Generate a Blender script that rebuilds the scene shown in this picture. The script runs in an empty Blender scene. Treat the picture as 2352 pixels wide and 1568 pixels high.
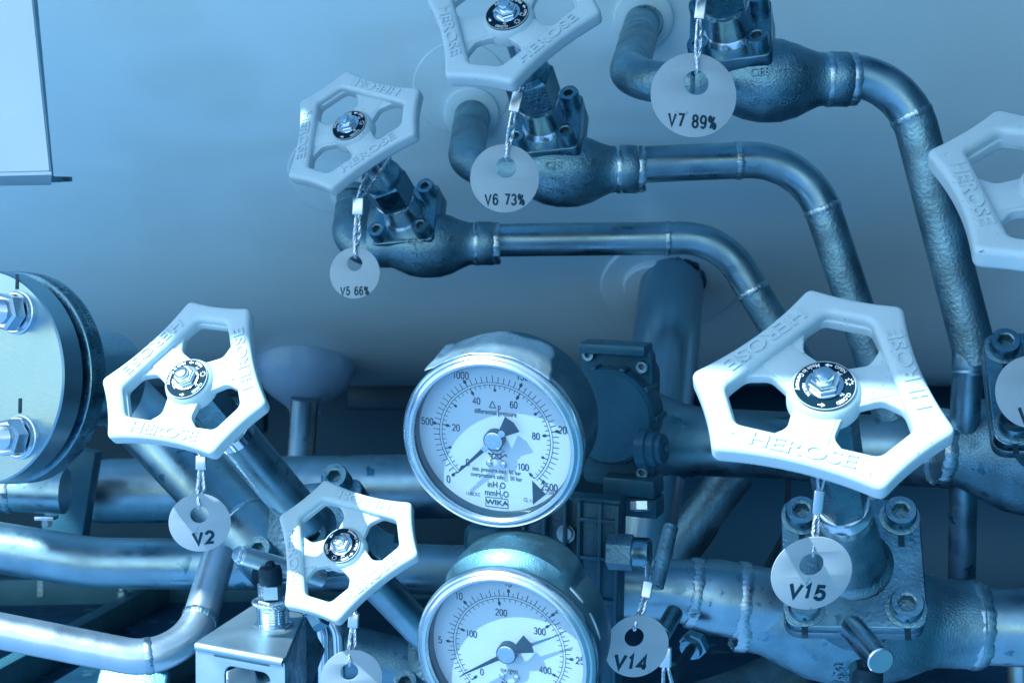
import bpy, bmesh, math, random
from mathutils import Vector as V, Matrix
random.seed(7)
PI = math.pi; R = math.radians
sc = bpy.context.scene
C = sc.collection
FPX = 2352*50/36.0                      # focal length in units of the 2352-wide picture

# ------------------------------------------------------------------ camera, sky, sun, exposure
cam = bpy.data.objects.new('camera', bpy.data.cameras.new('camera')); C.objects.link(cam)
cam.location = (0, 0, 0); cam.rotation_euler = (PI/2, 0, 0)
cam.data.lens = 50; cam.data.sensor_width = 36; cam.data.clip_start = .01; cam.data.clip_end = 500
cam.data.dof.use_dof = True; cam.data.dof.focus_distance = .80; cam.data.dof.aperture_fstop = 20
sc.camera = cam
SUN = V((-.50, -.45, .75)).normalized()
w = bpy.data.worlds.new('World'); sc.world = w; w.use_nodes = True
wn = w.node_tree; wn.nodes.clear()
sky = wn.nodes.new('ShaderNodeTexSky'); sky.sky_type = 'NISHITA'; sky.sun_disc = False
sky.sun_elevation = math.asin(SUN.z); sky.sun_rotation = math.atan2(SUN.x, SUN.y)
sky.air_density = 1.4; sky.ozone_density = 2.0; sky.dust_density = .6
bg = wn.nodes.new('ShaderNodeBackground'); bg.inputs['Strength'].default_value = .15
wo = wn.nodes.new('ShaderNodeOutputWorld')
bl = wn.nodes.new('ShaderNodeVectorMath'); bl.operation = 'MULTIPLY'; bl.inputs[1].default_value = (.99, .99, .97)   # blue-toned daylight
wn.links.new(sky.outputs[0], bl.inputs[0]); wn.links.new(bl.outputs[0], bg.inputs[0]); wn.links.new(bg.outputs[0], wo.inputs[0])
sl = bpy.data.lights.new('sun', 'SUN'); sl.energy = 4.6; sl.angle = R(.5); sl.color = (.86, .95, 1)
so = bpy.data.objects.new('sun', sl); C.objects.link(so)
so.rotation_euler = (-SUN).to_track_quat('-Z', 'Y').to_euler(); so.location = SUN*5
sc.view_settings.view_transform = 'Standard'; sc.view_settings.look = 'None'
sc.view_settings.exposure = 1.12; sc.view_settings.gamma = 1

# ------------------------------------------------------------------ materials
def tint(c, mt=0):                       # (a negative first value: colour given as it is)
    if c[0] < 0: return (-c[0], c[1], c[2])
    #                      # everything in the place is blue-toned: pale things less, dark things more
    b = c[2]; q = max(.02, b*(.85 if mt else 1.))/.8
    return (b*(.88 if mt else .76)*q**1.0, b*.93*q**.18, b)
def mat(name, col, rough=.5, metal=0., bump=0., bscale=200., var=0., vscale=40., rvar=0., spec=.5, stretch=(1,1,1),
        spots=None, coat=0., bd=.001, warp=None):
    col = tint(col, metal)
    if spots: spots = (spots[0], spots[1], tint(spots[2], metal))
    m = bpy.data.materials.new(name); m.use_nodes = True
    nt = m.node_tree; b = nt.nodes['Principled BSDF']
    b.inputs['Base Color'].default_value = (*col, 1); b.inputs['Roughness'].default_value = rough
    b.inputs['Metallic'].default_value = metal; b.inputs['Specular IOR Level'].default_value = spec
    b.inputs['Specular Tint'].default_value = (1,1,1,1) if metal > .5 else (.42,.74,1,1)
    b.inputs['Coat Weight'].default_value = coat; b.inputs['Coat Roughness'].default_value = .12
    tc = nt.nodes.new('ShaderNodeTexCoord'); mp = nt.nodes.new('ShaderNodeMapping')
    mp.inputs['Scale'].default_value = stretch
    nt.links.new(tc.outputs['Object'], mp.inputs[0])
    def noise(scale, detail=3, src=mp):
        n = nt.nodes.new('ShaderNodeTexNoise'); n.inputs['Scale'].default_value = scale
        n.inputs['Detail'].default_value = detail; nt.links.new(src.outputs[0], n.inputs['Vector']); return n
    out = None
    if var:
        n = noise(vscale, 6)
        r = nt.nodes.new('ShaderNodeMapRange'); r.inputs[1].default_value = .3; r.inputs[2].default_value = .7
        r.inputs[3].default_value = 1-var; r.inputs[4].default_value = 1+var*.5
        nt.links.new(n.outputs[0], r.inputs[0])
        mx = nt.nodes.new('ShaderNodeVectorMath'); mx.operation = 'SCALE'
        mx.inputs[0].default_value = col; nt.links.new(r.outputs[0], mx.inputs['Scale']); out = mx.outputs[0]
    if spots:
        n = noise(spots[0], 4)
        cr = nt.nodes.new('ShaderNodeMapRange'); cr.inputs[1].default_value = spots[1]; cr.inputs[2].default_value = spots[1]+.03
        nt.links.new(n.outputs[0], cr.inputs[0])
        n2 = noise(spots[0]*.11, 2)
        c2 = nt.nodes.new('ShaderNodeMapRange'); c2.inputs[1].default_value = .5; c2.inputs[2].default_value = .6
        nt.links.new(n2.outputs[0], c2.inputs[0])
        ml = nt.nodes.new('ShaderNodeMath'); ml.operation = 'MULTIPLY'
        nt.links.new(cr.outputs[0], ml.inputs[0]); nt.links.new(c2.outputs[0], ml.inputs[1])
        mm = nt.nodes.new('ShaderNodeMix'); mm.data_type = 'RGBA'
        nt.links.new(ml.outputs[0], mm.inputs[0])
        if out: nt.links.new(out, mm.inputs[6])
        else: mm.inputs[6].default_value = (*col, 1)
        mm.inputs[7].default_value = (*spots[2], 1); out = mm.outputs[2]
    if out: nt.links.new(out, b.inputs['Base Color'])
    if rvar:
        n = noise(vscale*1.7, 4)
        r = nt.nodes.new('ShaderNodeMapRange'); r.inputs[1].default_value = .3; r.inputs[2].default_value = .7
        r.inputs[3].default_value = max(.03, rough-rvar); r.inputs[4].default_value = rough+rvar
        nt.links.new(n.outputs[0], r.inputs[0]); nt.links.new(r.outputs[0], b.inputs['Roughness'])
    if bump:
        n = noise(bscale, 2)
        bp = nt.nodes.new('ShaderNodeBump'); bp.inputs['Strength'].default_value = bump; bp.inputs['Distance'].default_value = bd
        nt.links.new(n.outputs[0], bp.inputs['Height']); nt.links.new(bp.outputs[0], b.inputs['Normal'])
        if warp:
            n3 = noise(warp[0], 2)
            b3 = nt.nodes.new('ShaderNodeBump'); b3.inputs['Strength'].default_value = warp[1]; b3.inputs['Distance'].default_value = .004
            nt.links.new(n3.outputs[0], b3.inputs['Height']); nt.links.new(b3.outputs[0], bp.inputs['Normal'])
    return m
M = {
 'tank':  mat('tank_paint', (-.44,.69,.78), .15, 0, .35, 300, .08, 3, .05, .5, bd=.0004, spots=(60,.70,(.30,.46,.70)), warp=(6,.5), coat=.5),
 'wheel': mat('wheel_paint', (.62,.77,.66), .36, 0, .15, 260, .04, 30, .06, .5, spots=(420,.665,(.12,.22,.30)), bd=.0005),
 'steel': mat('pipe_steel', (.26,.42,.50), .36, 1, .3, 500, .30, 26, .14, spots=(80,.62,(.14,.25,.26)), bd=.00025),
 'brush': mat('bright_steel', (.46,.62,.76), .24, 1, .15, 700, .12, 30, .08, bd=.0003),
 'sunpipe': mat('sunlit_pale_steel', (.5,.6,.70), .33, .9, .25, 700, .15, 30, .08, bd=.0003),  # paler copy of the pipe steel, sunlight put into the colour
 'gcase': mat('dark_case_steel', (.2,.3,.26), .38, 1, .4, 600, .25, 30, .12, bd=.0005),
 'flange': mat('flange_steel', (.3,.4,.50), .33, 1, .15, 500, .06, 12, .05, bd=.0004),
 'noz': mat('dimmed_tank_paint', (-.14,.30,.48), .3, 0, .35, 300, .1, 20, .05, bd=.0005),  # tank paint copied darker, to hold down the light on the nozzle
 'cast':  mat('cast_steel', (.24,.40,.40), .42, 1, .7, 800, .36, 40, .14, spots=(90,.62,(.14,.25,.28)), bd=.0007),
 'plate': mat('plate_steel', (.20,.35,.37), .30, 1, .35, 400, .35, 45, .15, spots=(70,.62,(.14,.25,.25)), bd=.0006),
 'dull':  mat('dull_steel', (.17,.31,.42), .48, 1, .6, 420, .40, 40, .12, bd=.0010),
 'chrome':mat('chrome', (.62,.76,.86), .12, 1, 0, 100, .08, 60, .05),
 'weld':  mat('weld_bead', (.42,.58,.62), .30, 1, .4, 900, .25, 90, .10, bd=.0005),
 'tag':   mat('tag_metal', (-.30,.42,.48), .42, .0, .12, 500, .07, 60, .08, spots=(300,.66,(.24,.40,.38)), bd=.0003),
 'rope':  mat('wire_rope', (.50,.66,.78), .28, 1, 0, 100, .2, 300, .1),
 'ink':   mat('ink', (.004,.022,.05), .5),
 'etch':  mat('etched', (.05,.13,.22), .5, .5),
 'black': mat('black_plastic', (.004,.022,.05), .42, 0, .2, 400, .2, 40, .1, bd=.0004),
 'navy':  mat('manifold_coat', (.012,.055,.11), .38, .1, .5, 420, .25, 30, .12, bd=.0006),
 'disc':  mat('disc_enamel', (.003,.014,.03), .6, spec=.15),
 'discw': mat('disc_print', (.65,.8,.9), .5),
 'dial':  mat('dial_card', (.55,.75,.68), .45, 0, .05, 60, .03, 50, 0),
 'case':  mat('gauge_case', (.30,.47,.62), .30, 1, .5, 1000, .12, 60, .08, bd=.0004),
 'tape':  mat('foil_tape', (.52,.68,.60), .33, .75, .6, 90, .15, 60, .1, bd=.002),
 'hood':  mat('gauge_hood', (.26,.44,.28), .40, .9, .25, 1100, .15, 60, .1, bd=.0006),
 'panel': mat('panel_paint', (.42,.61,.76), .35, 0, .1, 300, .07, 14, .05, spots=(60,.68,(.18,.3,.44))),
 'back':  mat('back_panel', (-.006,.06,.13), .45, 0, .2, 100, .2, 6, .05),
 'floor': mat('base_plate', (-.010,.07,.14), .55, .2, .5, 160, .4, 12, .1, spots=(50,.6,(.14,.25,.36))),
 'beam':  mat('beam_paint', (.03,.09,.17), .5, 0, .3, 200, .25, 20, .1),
 'ground':mat('ground_concrete', (-.14,.27,.44), .9, 0, .3, 60, .3, 3, 0),
 'rust':  mat('burnt_weld', (.02,.06,.12), .6, .4, .9, 300, .4, 80, 0),
 'bracket':mat('bracket_steel', (.42,.58,.60), .38, .85, .15, 400, .08, 20, .1, bd=.0003),
 'rubber':mat('rubber', (.003,.014,.03), .6),
}
M['ground'].node_tree.nodes['Principled BSDF'].inputs['Specular IOR Level'].default_value = .2
gm = bpy.data.materials.new('gauge_glass'); gm.use_nodes = True; M['glass'] = gm
nt = gm.node_tree; nt.nodes.clear()
o_ = nt.nodes.new('ShaderNodeOutputMaterial'); mx = nt.nodes.new('ShaderNodeMixShader')
tr = nt.nodes.new('ShaderNodeBsdfTransparent'); gl = nt.nodes.new('ShaderNodeBsdfGlossy'); lw = nt.nodes.new('ShaderNodeLayerWeight'); fr = nt.nodes.new('ShaderNodeMapRange')
gl.inputs['Roughness'].default_value = .02; lw.inputs[0].default_value = .12; fr.inputs[3].default_value = .035; fr.inputs[4].default_value = .5; nt.links.new(lw.outputs['Facing'], fr.inputs[0]); tr.inputs[0].default_value = (.96,.98,1,1)
nt.links.new(fr.outputs[0], mx.inputs[0]); nt.links.new(tr.outputs[0], mx.inputs[1]); nt.links.new(gl.outputs[0], mx.inputs[2]); nt.links.new(mx.outputs[0], o_.inputs[0])

# ------------------------------------------------------------------ helpers
def P(x, y, D): return V(((x-1176)*D/FPX, D, (784-y)*D/FPX))
def S(D): return D/FPX
class Fr:                                # a frame: origin, three axes, unit length
    def __init__(s, o, x, y, z, k=1.): s.o, s.x, s.y, s.z, s.k = V(o), V(x), V(y), V(z), k
    def pt(s, a, b=0, c=0): return s.o + (s.x*a + s.y*b + s.z*c)*s.k
    def at(s, a, b=0, c=0, k=None): return Fr(s.pt(a,b,c), s.x, s.y, s.z, s.k if k is None else k)
    def rot(s, ang):                     # turn about z
        c, n = math.cos(ang), math.sin(ang)
        return Fr(s.o, s.x*c+s.y*n, s.y*c-s.x*n, s.z, s.k)
def frz(o, z, xh=(1,0,0), k=1.):         # frame from its z axis and an x hint
    z = V(z).normalized(); x = V(xh); x = (x - z*x.dot(z)).normalized()
    return Fr(o, x, z.cross(x), z, k)
class MB:
    def __init__(s): s.v = []; s.f = []
    def add(s, vs, fs):
        n = len(s.v); s.v += [V(p) for p in vs]; s.f += [tuple(i+n for i in f) for f in fs]; return s
    def rings(s, rs, cap=(True, True), closed=False):
        n = len(rs[0]); vs = [p for r in rs for p in r]; fs = []
        m = len(rs)
        for i in range(m if closed else m-1):
            a, b = i*n, ((i+1) % m)*n
            for j in range(n): fs.append((a+j, a+(j+1) % n, b+(j+1) % n, b+j))
        if not closed:
            if cap[0]: fs.append(tuple(range(n-1, -1, -1)))
            if cap[1]: fs.append(tuple(range((m-1)*n, m*n)))
        return s.add(vs, fs)
    def lathe(s, f, prof, seg=48, cap=(True, True), fn=None, ph=0):   # prof: (radius, height along z)
        rs = []
        for r, h in prof:
            ring = []
            for j in range(seg):
                t = 2*PI*j/seg+ph; q = r + (fn(t, h, r) if fn else 0)
                ring.append(f.pt(q*math.cos(t), q*math.sin(t), h))
            rs.append(ring)
        return s.rings(rs, cap)
    def torus(s, f, Rr, r, seg=64, sub=10, fn=None, flat=1., ax=1.):
        rs = []
        for i in range(seg):
            t = 2*PI*i/seg; ring = []
            for j in range(sub):
                u = 2*PI*j/sub; q = r*(1+(fn(t, u) if fn else 0))
                ring.append(f.pt((Rr+q*math.cos(u)*flat)*math.cos(t), (Rr+q*math.cos(u)*flat)*math.sin(t), q*math.sin(u)*ax))
            rs.append(ring)
        return s.rings(rs, closed=True)
    def tube(s, pts, rad, seg=24, cap=(True, True)):
        pts = [V(p) for p in pts]; n = len(pts)
        if not hasattr(rad, '__len__'): rad = [rad]*n
        T = []
        for i in range(n):
            d = pts[min(i+1, n-1)] - pts[max(i-1, 0)]; T.append(d.normalized())
        a = T[0].orthogonal().normalized(); rs = []
        for i in range(n):
            a = (a - T[i]*a.dot(T[i])).normalized(); b = T[i].cross(a)
            rs.append([pts[i] + (a*math.cos(2*PI*j/seg) + b*math.sin(2*PI*j/seg))*rad[i] for j in range(seg)])
        return s.rings(rs, cap)
    def box(s, f, sx, sy, sz, bev=0., seg=2):                         # centred, full sizes, in frame units
        bm = bmesh.new(); bmesh.ops.create_cube(bm, size=1)
        for v in bm.verts: v.co = V((v.co.x*sx, v.co.y*sy, v.co.z*sz))
        if bev: bmesh.ops.bevel(bm, geom=list(bm.edges), offset=bev, segments=seg, profile=.5, affect='EDGES', clamp_overlap=True)
        bm.verts.ensure_lookup_table(); bm.verts.index_update()
        s.add([f.pt(*v.co) for v in bm.verts], [[v.index for v in fc.verts] for fc in bm.faces]); bm.free(); return s
    def geo(s, g, fn):                                                # (verts, faces) mapped through fn
        return s.add([fn(*p) for p in g[0]], g[1])
    def build(s, name, m, parent=None, flip=False, sharp=38):
        me = bpy.data.meshes.new(name)
        if s.v:
            lo = V((min(p.x for p in s.v), min(p.y for p in s.v), min(p.z for p in s.v)))
            hi = V((max(p.x for p in s.v), max(p.y for p in s.v), max(p.z for p in s.v)))
            c = (lo+hi)/2
        else: c = V((0,0,0))
        me.from_pydata([p-c for p in s.v], [], s.f); me.validate()
        bm = bmesh.new(); bm.from_mesh(me); bmesh.ops.recalc_face_normals(bm, faces=bm.faces); bm.to_mesh(me); bm.free()
        me.polygons.foreach_set('use_smooth', [True]*len(me.polygons)); me.set_sharp_from_angle(angle=R(sharp))
        me.materials.append(M[m] if isinstance(m, str) else m); me.update()
        o = bpy.data.objects.new(name, me); C.objects.link(o)
        pl = WL.get(parent.name, V((0,0,0))) if parent else V((0,0,0))
        o.location = c-pl; o.parent = parent; WL[o.name] = c
        return o
WL = {}
def thing(name, loc, label, cat, group=None):
    o = bpy.data.objects.new(name, None); C.objects.link(o); o.location = loc; WL[o.name] = V(loc)
    o.empty_display_size = .01
    return tag(o, label, cat, group)
def tag(o, label, cat, group=None):
    o['label'] = label; o['category'] = cat
    if group: o['group'] = group
    return o
def struct(o): o['kind'] = 'structure'; return o

_cache = {}
def text(s, bold=0., ext=.02, ax='CENTER', sx=1.):   # letter height about 1, centred on the origin
    key = (s, bold, ext, ax, sx)
    if key in _cache: return _cache[key]
    cu = bpy.data.curves.new('t', 'FONT'); cu.body = s; cu.size = 1.4; cu.align_x = ax; cu.align_y = 'CENTER'
    cu.extrude = ext; cu.offset = bold; cu.resolution_u = 3
    ob = bpy.data.objects.new('t', cu); me = bpy.data.meshes.new_from_object(ob)
    g = ([(v.co.x*sx, v.co.y, v.co.z) for v in me.vertices], [tuple(p.vertices) for p in me.polygons])
    bpy.data.objects.remove(ob); bpy.data.curves.remove(cu); bpy.data.meshes.remove(me)
    _cache[key] = g; return g
def _el(cx, cy, rx, ry, a0, a1, n=16): return [(cx+rx*math.cos(R(a0+(a1-a0)*i/n)), cy+ry*math.sin(R(a0+(a1-a0)*i/n))) for i in range(n+1)]
GL = {'0': [_el(.5,.68,.5,.32,0,180)+_el(.5,.32,.5,.32,180,360)+[(1,.68)]],
 '1': [[(.0,.76),(.45,1),(.45,0)]],
 '2': [_el(.5,.70,.5,.30,170,-30,16)+[(0,0),(1.02,0)]],
 '3': [_el(.48,.74,.46,.26,160,-90,16), _el(.48,.26,.52,.26,90,-165,18)],
 '4': [[(.76,0),(.76,1),(-.02,.27),(1.08,.27)]],
 '5': [[(.93,1),(.16,1),(.08,.52)]+_el(.48,.32,.52,.32,125,-160,18)],
 '6': [_el(.52,.68,.46,.32,35,180,12)+_el(.5,.32,.5,.32,180,360,14)+_el(.5,.32,.5,.30,0,175,12)],
 '7': [[(0,1),(1,1),(.36,0)]],
 '8': [_el(.5,.76,.42,.24,0,360,22), _el(.5,.26,.5,.26,0,360,22)],
 '9': [[(1-x,1-y) for x,y in _el(.52,.68,.46,.32,35,180,12)+_el(.5,.32,.5,.32,180,360,14)+_el(.5,.32,.5,.30,0,175,12)]],
 'V': [[(0,1),(.5,0),(1,1)]],
 '%': [_el(.22,.78,.20,.22,0,360,16), _el(.98,.22,.20,.22,0,360,16), [(.92,1),(.28,0)]]}
def strokes(s, sw=.17, wd=.40):                      # plain sans figures of even stroke, height 1, centred
    vs, fs, x0 = [], [], 0.
    for ch in s:
        if ch == ' ': x0 += wd*.62; continue
        W = {'1': wd*.62, 'V': wd*1.35, '%': wd*1.35}.get(ch, wd)
        for pl in GL[ch]:
            q = [V((x0+x*W*(1 if ch != '%' else .84), sw/2+y*(1-sw))) for x, y in pl]
            cl = (q[0]-q[-1]).length < 1e-4
            if cl: q = q[:-1]
            n = len(q); base = len(vs)
            for i in range(n):
                a = q[(i-1) % n] if (cl or i) else q[i]; b = q[(i+1) % n] if (cl or i < n-1) else q[i]
                d1 = (q[i]-a); d2 = (b-q[i])
                if d1.length < 1e-6: d1 = d2
                if d2.length < 1e-6: d2 = d1
                n1 = V((-d1.y,d1.x)).normalized(); n2 = V((-d2.y,d2.x)).normalized(); m = (n1+n2)
                m = m.normalized() if m.length > .1 else n1
                k_ = min(2.2, 1/max(.3, m.dot(n1)))*sw/2
                vs += [(q[i].x+m.x*k_, q[i].y+m.y*k_, .02), (q[i].x-m.x*k_, q[i].y-m.y*k_, .02)]
            for i in range(n if cl else n-1):
                j = (i+1) % n; fs.append((base+2*i, base+2*i+1, base+2*j+1, base+2*j))
        x0 += W+sw+wd*.14
    x0 -= sw+wd*.14; return ([(x-x0/2, y-.5, z) for x, y, z in vs], fs)
def flat(loops, half, bev=0., res=3):                # filled outline (first loop) with holes, thickness 2*half along z
    cu = bpy.data.curves.new('s', 'CURVE'); cu.dimensions = '2D'; cu.fill_mode = 'BOTH'
    sc_ = 100.                                       # work at a comfortable scale
    for lp in loops:
        sp = cu.splines.new('POLY'); sp.points.add(len(lp)-1)
        for i, p in enumerate(lp): sp.points[i].co = (p[0]*sc_, p[1]*sc_, 0, 1)
        sp.use_cyclic_u = True
    cu.extrude = (half-bev)*sc_; cu.bevel_depth = bev*sc_; cu.bevel_resolution = res; cu.offset = -bev*sc_
    ob = bpy.data.objects.new('s', cu); me = bpy.data.meshes.new_from_object(ob)
    bm = bmesh.new(); bm.from_mesh(me); bmesh.ops.remove_doubles(bm, verts=bm.verts, dist=1e-4*sc_)
    bm.verts.index_update()
    g = ([tuple(v.co/sc_) for v in bm.verts], [tuple(v.index for v in f.verts) for f in bm.faces])
    bm.free(); bpy.data.objects.remove(ob); bpy.data.curves.remove(cu); bpy.data.meshes.remove(me)
    return g
def rpoly(pts, r, bulge=0., ne=10, nc=5):            # polygon with rounded corners and edges bowed inwards
    n = len(pts); pts = [V((p[0], p[1])) for p in pts]; out = []
    if not hasattr(bulge, '__len__'): bulge = [bulge]*n
    def cv(i, t):
        A, B = pts[i], pts[(i+1) % n]; d = B-A; nn = V((-d.y, d.x)).normalized()
        return A + d*t + nn*4*bulge[i]*t*(1-t)
    for i in range(n):
        L = (pts[(i+1) % n]-pts[i]).length; t = min(.45, r/L)
        for k in range(ne+1): out.append(cv(i, t+(1-2*t)*k/ne))
        a = cv(i, 1-t); c = pts[(i+1) % n]; L2 = (pts[(i+2) % n]-c).length; b = cv((i+1) % n, min(.45, r/L2))
        for k in range(1, nc):
            u = k/nc; out.append(a*(1-u)**2 + c*2*u*(1-u) + b*u*u)
    return [(p.x, p.y) for p in out]
def circ(r, n=48, cx=0, cy=0): return [(cx+r*math.cos(2*PI*i/n), cy+r*math.sin(2*PI*i/n)) for i in range(n)]
def rsq(a, b, r): return rpoly([(-a,-b),(a,-b),(a,b),(-a,b)], r, 0, 2, 6)
def fillet(ctrl, rad, n=14):                         # polyline with arcs in its corners
    ctrl = [V(c) for c in ctrl]; out = [ctrl[0]]
    if not hasattr(rad, '__len__'): rad = [rad]*(len(ctrl)-2)
    for i in range(1, len(ctrl)-1):
        a, c, b = ctrl[i-1], ctrl[i], ctrl[i+1]; da = (a-c).normalized(); db = (b-c).normalized()
        half = math.acos(max(-1, min(1, da.dot(db))))/2
        t = min(rad[i-1]/math.tan(half), .49*(a-c).length if i > 1 else .98*(a-c).length, .49*(b-c).length if i < len(ctrl)-2 else .98*(b-c).length)
        rr = t*math.tan(half); bis = (da+db).normalized(); o = c + bis*(rr/math.sin(half))
        p0 = c+da*t; p1 = c+db*t; v0 = p0-o; v1 = p1-o; ang = v0.angle(v1)
        for k in range(n+1):
            u = k/n; out.append(o + (v0*math.sin((1-u)*ang) + v1*math.sin(u*ang))/math.sin(ang))
    out.append(ctrl[-1])
    res = [out[0]]
    for p in out[1:]:
        if (p-res[-1]).length > 1e-6: res.append(p)
    return res
def dens(pts, step):
    out = [pts[0]]
    for a, b in zip(pts, pts[1:]):
        m = max(1, int((b-a).length/step))
        for k in range(1, m+1): out.append(a.lerp(b, k/m))
    return out
def weld(mb, c, ax, r, wdt, n=30):                   # overlapping ripples round a pipe
    f = frz(c, ax); rs = []; seg = n*6; wdt *= 1.0; r = r*.997
    ph = random.random()*6
    return mb.torus(f, r, wdt, seg, 10, lambda t, u: .07*math.sin(n*t + 2.2*math.cos(u) + ph) + .10*math.sin(7*t+ph)+.10*math.sin(13*t), .30, 1.1)
def rope(mb, pts, r, turns_per=1.0):                 # three-strand twisted rope
    pts = dens(pts, r*1.2); n = len(pts); T = [(pts[min(i+1,n-1)]-pts[max(i-1,0)]).normalized() for i in range(n)]
    a = T[0].orthogonal().normalized(); A = []
    L = 0; Ls = []
    for i in range(n):
        a = (a-T[i]*a.dot(T[i])).normalized(); A.append(a)
        if i: L += (pts[i]-pts[i-1]).length
        Ls.append(L)
    for k in range(4):
        q = []
        for i in range(n):
            t = 2*PI*k/4 + Ls[i]/(r*9)*2*PI; b = T[i].cross(A[i])
            q.append(pts[i] + (A[i]*math.cos(t)+b*math.sin(t))*r*.55)
        mb.tube(q, r*.52, 6)
    return mb
def hexnut(mb, f, r, h0, h1, ch=.12, ph=0):
    c = r*ch
    mb.lathe(f, [(r*.86, h0), (r, h0+c*.6), (r, h1-c*.6), (r*.86, h1)], 6, ph=ph); return mb
def caphead(f, r, h, parent, name='cap_screw', m='plate', recess=True):     # socket head screw standing on z=0
    mb = MB()
    mb.lathe(f, [(r*.2, -.2*r), (r, 0), (r, h*.85), (r*.93, h), (r*.60, h)], 32, cap=(False, False))
    ho = [(r*.60*math.cos(2*PI*i/32), r*.60*math.sin(2*PI*i/32)) for i in range(32)]
    o = mb.build(name, m, parent)
    sb = MB(); rs = []
    for q, hh in ((.60, h), (.52, h-.06*r), (.50, h-.75*r)):
        rg = []
        for i in range(32):
            t = 2*PI*i/32; k = 1.0 if q == .60 else math.cos(PI/6)/math.cos((t % (PI/3))-PI/6)*1.02
            rg.append(f.pt(r*q*k*math.cos(t), r*q*k*math.sin(t), hh))
        rs.append(rg)
    sb.rings(rs, (False, True)); sb.build('hex_socket', 'dull', o)
    return o
def corners_frame(pxs, D):                           # orientation of a three-cornered wheel from where its corners are seen
    cx = sum(p[0] for p in pxs)/3; cy = sum(p[1] for p in pxs)/3
    c = [V((p[0]-cx, -(p[1]-cy))) for p in pxs]
    u = c[0]; v = (c[1]-c[2])/math.sqrt(3)
    a, b, d = u.dot(u), v.dot(v), u.dot(v)
    x = ((a+b)+math.sqrt((a-b)**2+4*d*d))/2
    uy = math.sqrt(max(0, x-a)); vy = math.sqrt(max(0, x-b))
    if -d < 0: vy = -vy
    if u.y*uy + v.y*vy < 0: uy, vy = -uy, -vy        # upper side farther away: these wheels face up
    Rr = math.sqrt(x)
    e1 = V((u.x, uy, u.y)).normalized(); e2 = V((v.x, vy, v.y)); e2 = (e2-e1*e2.dot(e1)).normalized()
    n = e1.cross(e2)
    ray = V(((cx-1176)/FPX, 1, (784-cy)/FPX)).normalized(); q = V((0,1,0)).rotation_difference(ray)
    f = Fr(P(cx, cy, D), q @ e1, q @ e2, q @ n, Rr*S(D))
    return f

# ------------------------------------------------------------------ the setting
MB().add([(-40,-40,-1.3),(40,-40,-1.3),(40,60,-1.3),(-40,60,-1.3)], [(0,1,2,3)]).build('ground', 'ground')['kind'] = 'structure'
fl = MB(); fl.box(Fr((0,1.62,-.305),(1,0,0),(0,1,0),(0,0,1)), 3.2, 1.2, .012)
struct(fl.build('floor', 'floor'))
# unseen roof added above: outline cut to place shade and sun on the valves
ed = lambda x: .390-.30*(x+.4)-.18
rp = [(-1.6, .66), (-1.0, .66), (-.955, ed(-.955)), (1.6, ed(1.6)), (1.6, 1.2), (-1.6, 1.2)]
wf5 = corners_frame([(747,205),(716,427),(963,262)], 1.02)
def cut(p, a, b):                                    # small opening in the roof whose spot of sun lands on p
    q = p+SUN*((.806-p.z)/SUN.z); return [(q.x-a,q.y-b),(q.x+a,q.y-b),(q.x+a,q.y+b),(q.x-a,q.y+b)]
h1 = cut(wf5.pt(.68,.50,.1), .008, .009); h2 = cut(P(912,492,1.115), .009, .007)
rf = MB().geo(flat([rp, h1, h2], .004), lambda x,y,z: V((x,y,.806+z)))
tag(rf.build('shade_roof', 'panel'), 'unseen flat roof sheet added above the valves to shape sun and shade', 'roof')
wl = MB(); wl.box(Fr((.515,.20,-.25),(1,0,0),(0,1,0),(0,0,1)), .012, 2.0, 2.09)  # unseen wall, added to keep light off the right side
tag(wl.build('shade_wall', 'beam'), 'unseen dark wall added right of the picture to darken that side', 'wall')
# tank
tk = thing('storage_tank', (0,1.6,.45), 'large pale painted cylindrical tank behind all the valves', 'tank')
tm = MB(); tf = frz((0,1.6,.45), (1,0,0), (0,-1,0))
tm.lathe(tf, [(.02,-2.2),(.3,-2.1),(.5,-1.85)]+[(.5,-1.8+3.6*i/24) for i in range(25)]+[(.5,1.85),(.3,2.1),(.02,2.2)], 256)
tm.build('shell', 'tank', tk)
def tanky(z): return 1.6-math.sqrt(max(0,.25-(z-.45)**2))
def on_tank(px, py, off=0.):
    D = 1.2
    for _ in range(30): D = tanky((784-py)*D/FPX)
    p = P(px, py, D); n = V((0, p.y-1.6, p.z-.45)).normalized(); return p+n*off, n
def pad(px, py, r, name='reinforcing_pad', h=.004, rin=.3):
    c, n = on_tank(px, py); mb = MB(); rs = []
    for q, hh in ((1.0,.0),(.985,h*.9),(.95,h),(rin,h),(rin*.5,h*1.1)):
        rg = []
        for i in range(72):
            t = 2*PI*i/72; x = c.x+r*q*math.cos(t); s_ = r*q*math.sin(t)/.5
            a0 = math.atan2(c.z-.45, -(c.y-1.6)); a = a0+s_; rr = .5+hh
            rg.append(V((x, 1.6-rr*math.cos(a), .45+rr*math.sin(a))))
        rs.append(rg)
    mb.rings(rs, (False, True)); return mb.build(name, 'tank', tk)
pad(1540, 650, .064); 
pad(770, 400, .040, 'reinforcing_pad', .0012); pad(1060, 205, .040, 'reinforcing_pad', .0012)
pad(815, 440, .021, 'nozzle_weld', .005, .6); pad(1083, 258, .023, 'nozzle_weld', .006, .6); pad(1476, 42, .024, 'nozzle_weld', .006, .6)
pad(1500, 640, .028, 'nozzle_weld', .010)
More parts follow.
